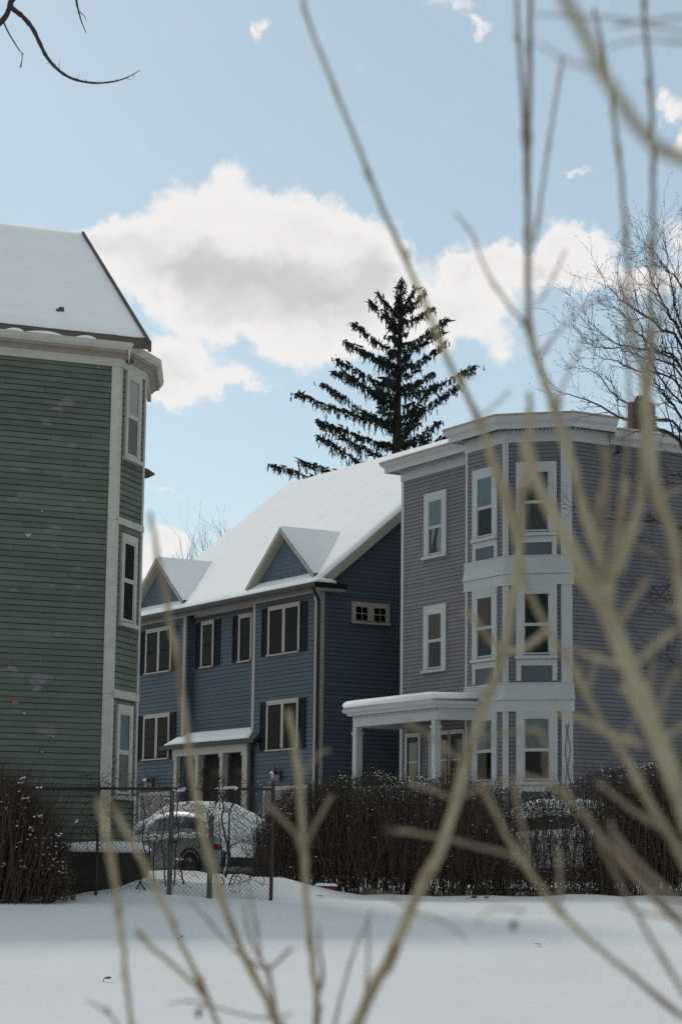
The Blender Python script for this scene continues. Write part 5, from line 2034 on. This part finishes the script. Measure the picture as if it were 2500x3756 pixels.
def C8(*pts):                      # (1700, 2000) crop at 1.96
    return [(1700 + x / 1.96, 2000 + y / 1.96) for x, y in pts]


def C9(*pts):                      # (1900, 1400) crop at 2.613
    return [(1900 + x / 2.613, 1400 + y / 2.613) for x, y in pts]


def C10(*pts):                     # (200, 2900) crop at 1.3067
    return [(200 + x / 1.3067, 2900 + y / 1.3067) for x, y in pts]


def C11(*pts):                     # (1250, 0) crop at 1.2544
    return [(1250 + x / 1.2544, y / 1.2544) for x, y in pts]


def C12(*pts):                     # (1300, 2900) crop at 1.3067
    return [(1300 + x / 1.3067, 2900 + y / 1.3067) for x, y in pts]


def stem(root, pts, w0, w1, d0, d1, base=None, bare_tip=False, nodes=True, m='stem', name='stem', rg=random.Random(1)):
    """tip-to-foot polyline in photo pixels at its own distance (d0 at the tip, d1 at the foot); widths in photo pixels"""
    n = len(pts)
    P = [at(x, y, d0 + (d1 - d0) * i / max(1, n - 1)) for i, (x, y) in enumerate(pts)]
    W = [.82 * (w0 + (w1 - w0) * i / max(1, n - 1)) / FPX * (d0 + (d1 - d0) * i / max(1, n - 1)) * .5 for i in range(n)]
    if base is not None:
        e = P[-1]
        b = np.array(base, float)
        dirn = P[-1] - P[-2]
        dirn /= np.linalg.norm(dirn)
        L = np.linalg.norm(b - e)
        P += [e + dirn * L * .3 + (b - e) * .06, e * .3 + b * .7 + np.array((0, 0, .0)), b]
        W += [W[-1] * 1.05, W[-1] * 1.15, W[-1] * 1.3]
    cv = bez(P, max(24, 7 * len(P)))
    k = np.linspace(0, len(P) - 1, len(cv))
    rad = np.interp(k, range(len(P)), W)
    s = np.cumsum([0] + [np.linalg.norm(cv[i + 1] - cv[i]) for i in range(len(cv) - 1)])
    # resample finely so that nodes can swell
    m_ = max(30, int(s[-1] / .018))
    ss = np.linspace(0, s[-1], m_)
    C = np.array(cv)
    cv2 = [np.array([np.interp(q, s, C[:, a]) for a in range(3)]) for q in ss]
    rad2 = np.interp(ss, s, rad)
    gap = rg.uniform(.12, .17)
    off = rg.uniform(0, gap)
    for i, q in enumerate(ss):
        t = ((q + off) % gap) / gap
        sw = math.exp(-((t - .5) / .07) ** 2) if nodes else 0
        rad2[i] *= 1 + .38 * sw + rg.uniform(-.03, .03)
        cv2[i] = cv2[i] + np.array((rg.gauss(0, .0006), 0, rg.gauss(0, .0006)))
    if not bare_tip:
        rad2[0] *= .6
    b = MB()
    b.tube(cv2, list(rad2), 9)
    if nodes:
        for i, q in enumerate(ss):
            t = ((q + off) % gap) / gap
            if abs(t - .5) < .5 * (ss[1] / gap) and rg.random() < .6:
                dd = np.array((rg.choice((-1, 1)) * rg.uniform(.5, 1), rg.gauss(0, .4), rg.uniform(.2, .9)))
                dd /= np.linalg.norm(dd)
                r_ = rad2[i]
                b.tube([cv2[i], cv2[i] + dd * r_ * 1.5, cv2[i] + dd * r_ * 2.3], [r_ * .55, r_ * .42, r_ * .1], 6)
    return b.build(name, M[m], root, smooth=True)


LBASE = np.array((-.04, 3.45, 0.0))
LB_ = thing('foreground_bush', 'blurred pale khaki stems rising from the bottom edge close to the camera', 'bush', tuple(LBASE))
rg = random.Random(9)


def lb(dx, dy=0):
    return LBASE + np.array((dx, dy, -.03))


T = 'twig_tan'
stem(LB_, D((228, 1838), (246, 1920), (263, 2020), (277, 2120), (290, 2250), (301, 2356)), 30, 21, 2.5, 3.0, lb(-.10, -.15), True, rg=rg)
stem(LB_, D((250, 1838), (300, 1930), (347, 2020), (388, 2105), (430, 2200), (500, 2356)), 24, 24, 2.7, 3.1, lb(-.07, -.1), True, rg=rg)
stem(LB_, D((312, 2140), (356, 2185), (400, 2222), (440, 2258), (468, 2290)), 20, 20, 2.95, 3.05, None, True, rg=rg, name='side_stem')
stem(LB_, D((345, 1178), (365, 1290), (395, 1440), (425, 1640), (450, 1830), (490, 2000), (530, 2120), (580, 2240), (637, 2356)), 20, 36, 2.9, 3.3, lb(-.03), True, rg=rg)
stem(LB_, D((665, 1636), (685, 1760), (697, 1930), (703, 2040), (715, 2180), (728, 2300), (730, 2356)), 26, 28, 3.0, 3.3, lb(.0, .05), True, rg=rg)
stem(LB_, D((612, 1850), (650, 1885), (680, 1920), (697, 1960)), 16, 20, 2.95, 3.1, None, True, m=T, name='side_stem', rg=rg)
stem(LB_, D((764, 1830), (735, 1880), (712, 1925), (698, 1960)), 16, 20, 3.05, 3.1, None, True, m=T, name='side_stem', rg=rg)
stem(LB_, D((758, 1726), (735, 1732), (722, 1750), (690, 1790)), 12, 14, 3.05, 3.06, None, True, m=T, name='twig', rg=rg)
# big leaning stem with the long wand crossing the sky
stem(LB_, D((690, -60), (700, 20), (740, 130), (800, 280), (870, 460), (930, 590), (985, 720), (1040, 850), (1090, 945), (1125, 1040), (1163, 1160), (1190, 1245), (1190, 1300), (1170, 1440), (1140, 1560), (1080, 1720), (1050, 1840), (1010, 1960), (950, 2080), (890, 2220), (820, 2356)), 16, 52, 2.9, 2.9, lb(.05, -.35), rg=rg)
stem(LB_, D((1130, 1040), (1170, 1150), (1193, 1235)), 26, 30, 2.72, 2.80, None, True, rg=rg, name='side_stem')
stem(LB_, D((1216, 905), (1218, 980), (1208, 1080), (1200, 1170), (1192, 1250)), 24, 44, 2.6, 2.86, None, True, rg=rg, name='side_stem')
stem(LB_, C8((20, 470), (130, 600), (230, 720), (290, 775)), 20, 24, 2.7, 2.9, None, True, rg=rg, name='side_stem')
stem(LB_, C8((600, 600), (520, 680), (430, 745), (310, 770)), 24, 24, 2.5, 2.9, None, rg=rg, name='side_stem')
stem(LB_, D((935, 1662), (985, 1690), (1030, 1725), (1072, 1758)), 16, 18, 2.8, 2.9, None, True, m=T, rg=rg, name='twig')
stem(LB_, D((940, 1802), (985, 1815), (1020, 1828), (1045, 1842)), 15, 16, 2.85, 2.9, None, True, m=T, rg=rg, name='twig')
stem(LB_, D((1250, 1790), (1170, 1790), (1110, 1810), (1048, 1842)), 10, 14, 2.8, 2.9, None, True, m=T, rg=rg, name='twig')
stem(LB_, D((840, 2050), (900, 2065), (955, 2098)), 8, 11, 2.85, 2.92, None, True, m=T, rg=rg, name='twig')
stem(LB_, D((1075, 2165), (1030, 2125), (985, 2108), (950, 2100)), 6, 11, 2.85, 2.92, None, True, m=T, rg=rg, name='twig')
# upright wand pair at the top, joining a forked stem
stem(LB_, D((1186, -60), (1190, 60), (1200, 200), (1206, 330), (1212, 450)), 18, 26, 2.9, 2.8, None, m=T, rg=rg, name='side_stem')
stem(LB_, D((1219, -60), (1218, 60), (1216, 250), (1213, 450), (1213, 600), (1216, 740), (1232, 825)), 24, 34, 2.9, 2.7, None, m=T, rg=rg)
# thin shoots near the bottom edge
for q, w0, w1, d in ((C10((915, 540), (915, 620), (950, 740), (990, 815), (1020, 865), (1045, 980), (1070, 1119)), 12, 20, 3.2), (C10((925, 450), (950, 560), (975, 700), (990, 815)), 9, 14, 3.3),
                     (C10((1140, 750), (1090, 800), (1020, 862)), 14, 16, 3.2), (C10((1265, 640), (1270, 760), (1285, 870), (1262, 980), (1250, 1119)), 12, 22, 3.25),
                     (C10((1530, 560), (1470, 680), (1420, 820), (1380, 960), (1345, 1119)), 8, 14, 3.3), (C10((1500, 590), (1505, 720), (1498, 870), (1490, 960), (1475, 1119)), 10, 14, 3.1),
                     (C10((640, 520), (720, 600), (790, 690), (850, 750)), 7, 12, 3.3), (C10((540, 1020), (640, 1010), (720, 1022), (850, 1060), (960, 1085), (1060, 1085)), 6, 12, 3.25),
                     (C10((150, 1000), (210, 1035), (270, 1090), (310, 1140)), 8, 10, 3.1), (C10((1140, 1070), (1060, 1085)), 8, 10, 3.2), (C10((850, 760), (930, 810), (1020, 862)), 11, 12, 3.25)):
    base = None
    if q[-1][1] > 3740:
        base = lb(rg.uniform(-.08, .08), rg.uniform(-.1, .05))
    stem(LB_, q, w0, w1, d, d, base, m=T, rg=rg, name='shoot')


def berry(root, px, py, d, w, h):
    c_ = at(px, py, d)
    b = MB()
    b.tube([c_ + np.array((0, 0, (h * .5 - h * k / 6) / FPX * d)) + np.array((.15 * w / FPX * d * (3 - k) / 3, 0, 0)) for k in range(7)], [w / FPX * d * .5 * math.sin(math.pi * min(.95, max(.12, k / 6))) for k in range(7)], 10)
    b.build('dried_berry', M['berry'], root, smooth=True)


berry(LB_, 729, 3716, 3.0, 26, 38)
stem(LB_, [(735, 3700), (742, 3690), (760, 3682)], 5, 6, 3.0, 3.05, None, m=T, rg=rg, name='berry_stalk', nodes=False)

RBASE = np.array((.62, 2.75, 0.0))
RB_ = thing('foreground_bush', 'blurred thick pale stems fanning in from the right edge close to the camera', 'bush', tuple(RBASE))
rg = random.Random(14)


def rbs(dx, dy=0):
    return RBASE + np.array((dx, dy, -.03))


# thick pair
stem(RB_, C9((250, -60), (285, 60), (330, 200), (420, 500), (520, 800), (620, 1200), (720, 1500), (830, 1850), (870, 2000), (900, 2120)), 34, 50, 2.6, 2.5, None, rg=rg)
stem(RB_, C9((70, 560), (95, 700), (135, 860), (230, 1080), (400, 1400), (560, 1700), (700, 1950), (800, 2110)) + C8((1000, 430), (1090, 640), (1180, 850), (1330, 1250), (1440, 1520), (1568, 1830), (1700, 2150)), 52, 92, 2.4, 2.3, rbs(-.05, -.3), True, rg=rg)
stem(RB_, C9((1235, -40), (1238, 150), (1250, 330), (1280, 600), (1300, 1000), (1400, 1300), (1480, 1500), (1540, 1900), (1600, 2250)) + [(2540, 2420), (2600, 2700)], 46, 62, 2.4, 2.5, rbs(.05), True, rg=rg)
stem(RB_, C9((1030, 940), (985, 1250), (940, 1600), (890, 1900), (880, 2060)), 34, 44, 2.6, 2.5, None, True, rg=rg, name='side_stem')
stem(RB_, C9((1190, 1180), (1110, 1380), (1000, 1600), (930, 1800)), 28, 32, 2.65, 2.55, None, True, m=T, rg=rg, name='side_stem')
stem(RB_, C9((880, 640), (850, 860), (800, 1100), (750, 1300), (720, 1440)), 26, 30, 2.7, 2.6, None, True, m=T, rg=rg, name='side_stem')
stem(RB_, C9((1230, 1900), (1140, 2040), (1060, 2160), (1010, 2280)), 26, 28, 2.6, 2.45, None, True, m=T, rg=rg, name='side_stem')
stem(RB_, C9((1568, 1000), (1460, 1060), (1380, 1100), (1310, 1110)), 18, 22, 2.6, 2.45, None, m=T, rg=rg, name='side_stem')
stem(RB_, C9((1100, 1540), (1250, 1620), (1390, 1680)), 14, 18, 2.6, 2.5, None, True, m=T, rg=rg, name='twig')
# second tier
stem(RB_, C8((400, 60), (420, 180), (500, 400), (600, 600), (760, 850), (900, 1100), (1000, 1300), (1150, 1500), (1280, 1750), (1400, 1950)) + [(2470, 3090), (2540, 3230), (2620, 3450)], 22, 40, 2.6, 2.5, rbs(-.02), True, rg=rg)
stem(RB_, C8((780, 745), (880, 785), (1000, 830), (1100, 852), (1180, 862)), 22, 26, 2.5, 2.4, None, True, rg=rg, name='side_stem')
stem(RB_, C8((1600, 560), (1480, 640), (1400, 700), (1310, 780), (1240, 852)), 24, 26, 2.5, 2.38, None, rg=rg, name='side_stem')
stem(RB_, C8((660, 1200), (850, 1250), (1000, 1330), (1140, 1385), (1285, 1432)), 20, 24, 2.5, 2.4, None, True, rg=rg, name='side_stem')
stem(RB_, C8((1600, 1280), (1500, 1350), (1440, 1395)), 26, 28, 2.4, 2.36, None, rg=rg, name='side_stem')
stem(RB_, C8((110, 1390), (270, 1355), (450, 1330), (545, 1345), (585, 1440), (592, 1620), (640, 1730)), 12, 14, 2.8, 2.6, None, True, m=T, rg=rg, name='twig')
stem(RB_, C8((430, 1650), (540, 1695), (640, 1740), (760, 1830), (860, 1950)) + [(2200, 3060), (2300, 3190), (2420, 3320), (2560, 3480)], 18, 24, 2.7, 2.6, None, True, m=T, rg=rg, name='side_stem')
stem(RB_, C8((960, 1700), (1070, 1790), (1180, 1880), (1300, 1960)) + [(2420, 3040), (2520, 3120)], 18, 24, 2.6, 2.5, None, True, m=T, rg=rg, name='side_stem')
stem(RB_, C8((1330, 690), (1360, 860), (1340, 1000), (1320, 1150)), 22, 26, 2.5, 2.45, None, True, m=T, rg=rg, name='side_stem')
stem(RB_, C8((1568, 850), (1500, 960), (1440, 1080), (1420, 1200)), 20, 24, 2.45, 2.42, None, m=T, rg=rg, name='side_stem')
stem(RB_, C8((960, 780), (930, 900), (900, 1020), (870, 1100)), 14, 16, 2.75, 2.6, None, True, m=T, rg=rg, name='twig')
stem(RB_, C8((1260, 1180), (1210, 1300), (1170, 1420), (1160, 1490)), 16, 18, 2.6, 2.5, None, True, m=T, rg=rg, name='twig')
# long low stem coming up from the bottom right
stem(RB_, D((1098, 1792), (1112, 1815), (1150, 1890), (1200, 1980), (1280, 2090), (1350, 2160), (1430, 2225), (1568, 2340), (1640, 2400)), 24, 24, 2.6, 2.6, rbs(-.02, -.1), True, rg=rg)
stem(RB_, D((885, 1912), (940, 1914), (1000, 1924), (1060, 1938), (1130, 1955), (1195, 1975)), 16, 18, 2.65, 2.6, None, True, m=T, rg=rg, name='side_stem')
stem(RB_, D((1180, 1790), (1190, 1850), (1205, 1920), (1215, 1990)), 16, 20, 2.6, 2.58, None, True, m=T, rg=rg, name='side_stem')
stem(RB_, D((1285, 1960), (1288, 2020), (1285, 2075)), 20, 18, 2.7, 2.62, None, True, m=T, rg=rg, name='twig')
stem(RB_, D((1205, 2098), (1170, 2090), (1140, 2088), (1105, 2110), (1098, 2135)), 10, 5, 2.6, 2.6, None, m=T, rg=rg, name='twig')
stem(RB_, D((1290, 1800), (1330, 1860), (1400, 1940), (1460, 2010), (1520, 2070), (1600, 2140)), 18, 26, 2.6, 2.5, None, True, m=T, rg=rg, name='side_stem')
stem(RB_, D((1350, 1870), (1390, 1960), (1440, 2060), (1490, 2150), (1568, 2280), (1640, 2380)), 16, 22, 2.6, 2.55, None, True, m=T, rg=rg, name='side_stem')
stem(RB_, D((1400, 1890), (1420, 1930), (1470, 1990), (1568, 2080), (1640, 2140)), 20, 28, 2.5, 2.45, None, True, m=T, rg=rg, name='side_stem')
stem(RB_, D((1420, 2080), (1480, 2100), (1568, 2115), (1640, 2125)), 10, 14, 2.6, 2.55, None, True, m=T, rg=rg, name='twig')
berry(RB_, 1882, 3395, 2.6, 28, 40)
berry(RB_, 1430, 3046, 2.0, 34, 30)
berry(RB_, 1758, 2998, 2.0, 30, 26)
# upper right
stem(RB_, D((1365, 18), (1385, 110), (1400, 200), (1418, 330), (1432, 450), (1438, 560), (1447, 690), (1462, 800), (1478, 880)), 18, 26, 2.8, 2.6, None, True, m=T, rg=rg)
stem(RB_, D((1476, -60), (1482, 40), (1491, 150), (1499, 300), (1501, 450), (1499, 600), (1494, 720), (1488, 830), (1480, 900)), 20, 30, 2.8, 2.6, None, m=T, rg=rg)
stem(RB_, D((1294, 128), (1282, 200), (1264, 310), (1245, 450), (1228, 560)), 12, 16, 3.0, 2.9, None, True, m=T, rg=rg, name='side_stem')
stem(RB_, D((1232, 95), (1300, 140), (1340, 150), (1375, 162)), 12, 20, 1.9, 1.6, None, m=T, rg=rg, name='side_stem')
stem(RB_, D((1275, -60), (1300, 0), (1338, 70), (1375, 150), (1420, 225), (1470, 297), (1520, 340), (1590, 375), (1690, 420), (1800, 520)), 60, 66, 1.5, 1.45, None, rg=rg, nodes=False)
stem(RB_, D((1225, 32), (1290, 38), (1360, 40), (1430, 42), (1500, 60), (1600, 75)), 9, 14, 2.3, 2.2, None, m=T, rg=rg, name='twig')
stem(RB_, D((1410, 60), (1460, 52), (1510, 46), (1600, 36)), 12, 16, 2.2, 2.1, None, True, m=T, rg=rg, name='twig')
stem(RB_, D((1395, 110), (1440, 98), (1490, 92), (1600, 100)), 10, 14, 2.2, 2.1, None, True, m=T, rg=rg, name='twig')
stem(RB_, D((1045, 490), (1068, 515), (1088, 550), (1120, 625), (1140, 660), (1180, 715), (1212, 750)), 9, 18, 2.9, 2.75, None, m=T, rg=rg, name='side_stem')
stem(RB_, D((1378, 688), (1345, 705), (1300, 745), (1262, 790), (1235, 828)), 9, 16, 2.9, 2.75, None, m=T, rg=rg, name='side_stem')
berry(RB_, 2205, 1099, 2.9, 26, 24)
stem(RB_, D((1348, 770), (1328, 805), (1305, 860), (1290, 900), (1282, 950)), 10, 16, 2.9, 2.7, None, m=T, rg=rg, name='twig')
stem(RB_, D((1300, 575), (1280, 620), (1255, 670), (1232, 705)), 9, 11, 3.0, 2.85, None, m=T, rg=rg, name='twig')
stem(RB_, D((1090, 862), (1075, 866), (1062, 870), (1075, 905), (1085, 930), (1100, 950)), 11, 12, 2.85, 2.85, None, m=T, rg=rg, name='twig')
stem(RB_, D((1170, 900), (1140, 930), (1110, 955)), 8, 11, 2.95, 2.88, None, m=T, rg=rg, name='twig')
stem(RB_, D((1215, 745), (1235, 830), (1262, 905), (1283, 965), (1290, 1000)), 34, 42, 2.7, 2.62, None, rg=rg, name='side_stem')
stem(RB_, D((1425, 640), (1440, 760), (1444, 850), (1446, 950), (1440, 1050), (1430, 1120)), 14, 22, 2.8, 2.7, None, True, m=T, rg=rg, name='side_stem')
stem(RB_, D((1520, 620), (1522, 700), (1505, 800), (1495, 900), (1490, 960)), 14, 22, 2.8, 2.6, None, m=T, rg=rg, name='side_stem')
stem(RB_, D((1380, 1020), (1395, 1090), (1390, 1180), (1385, 1260)), 20, 26, 2.7, 2.6, None, True, m=T, rg=rg, name='side_stem')
stem(RB_, D((1478, 850), (1480, 940), (1478, 1060), (1470, 1150), (1450, 1230), (1420, 1320)), 34, 40, 2.55, 2.5, None, True, rg=rg)
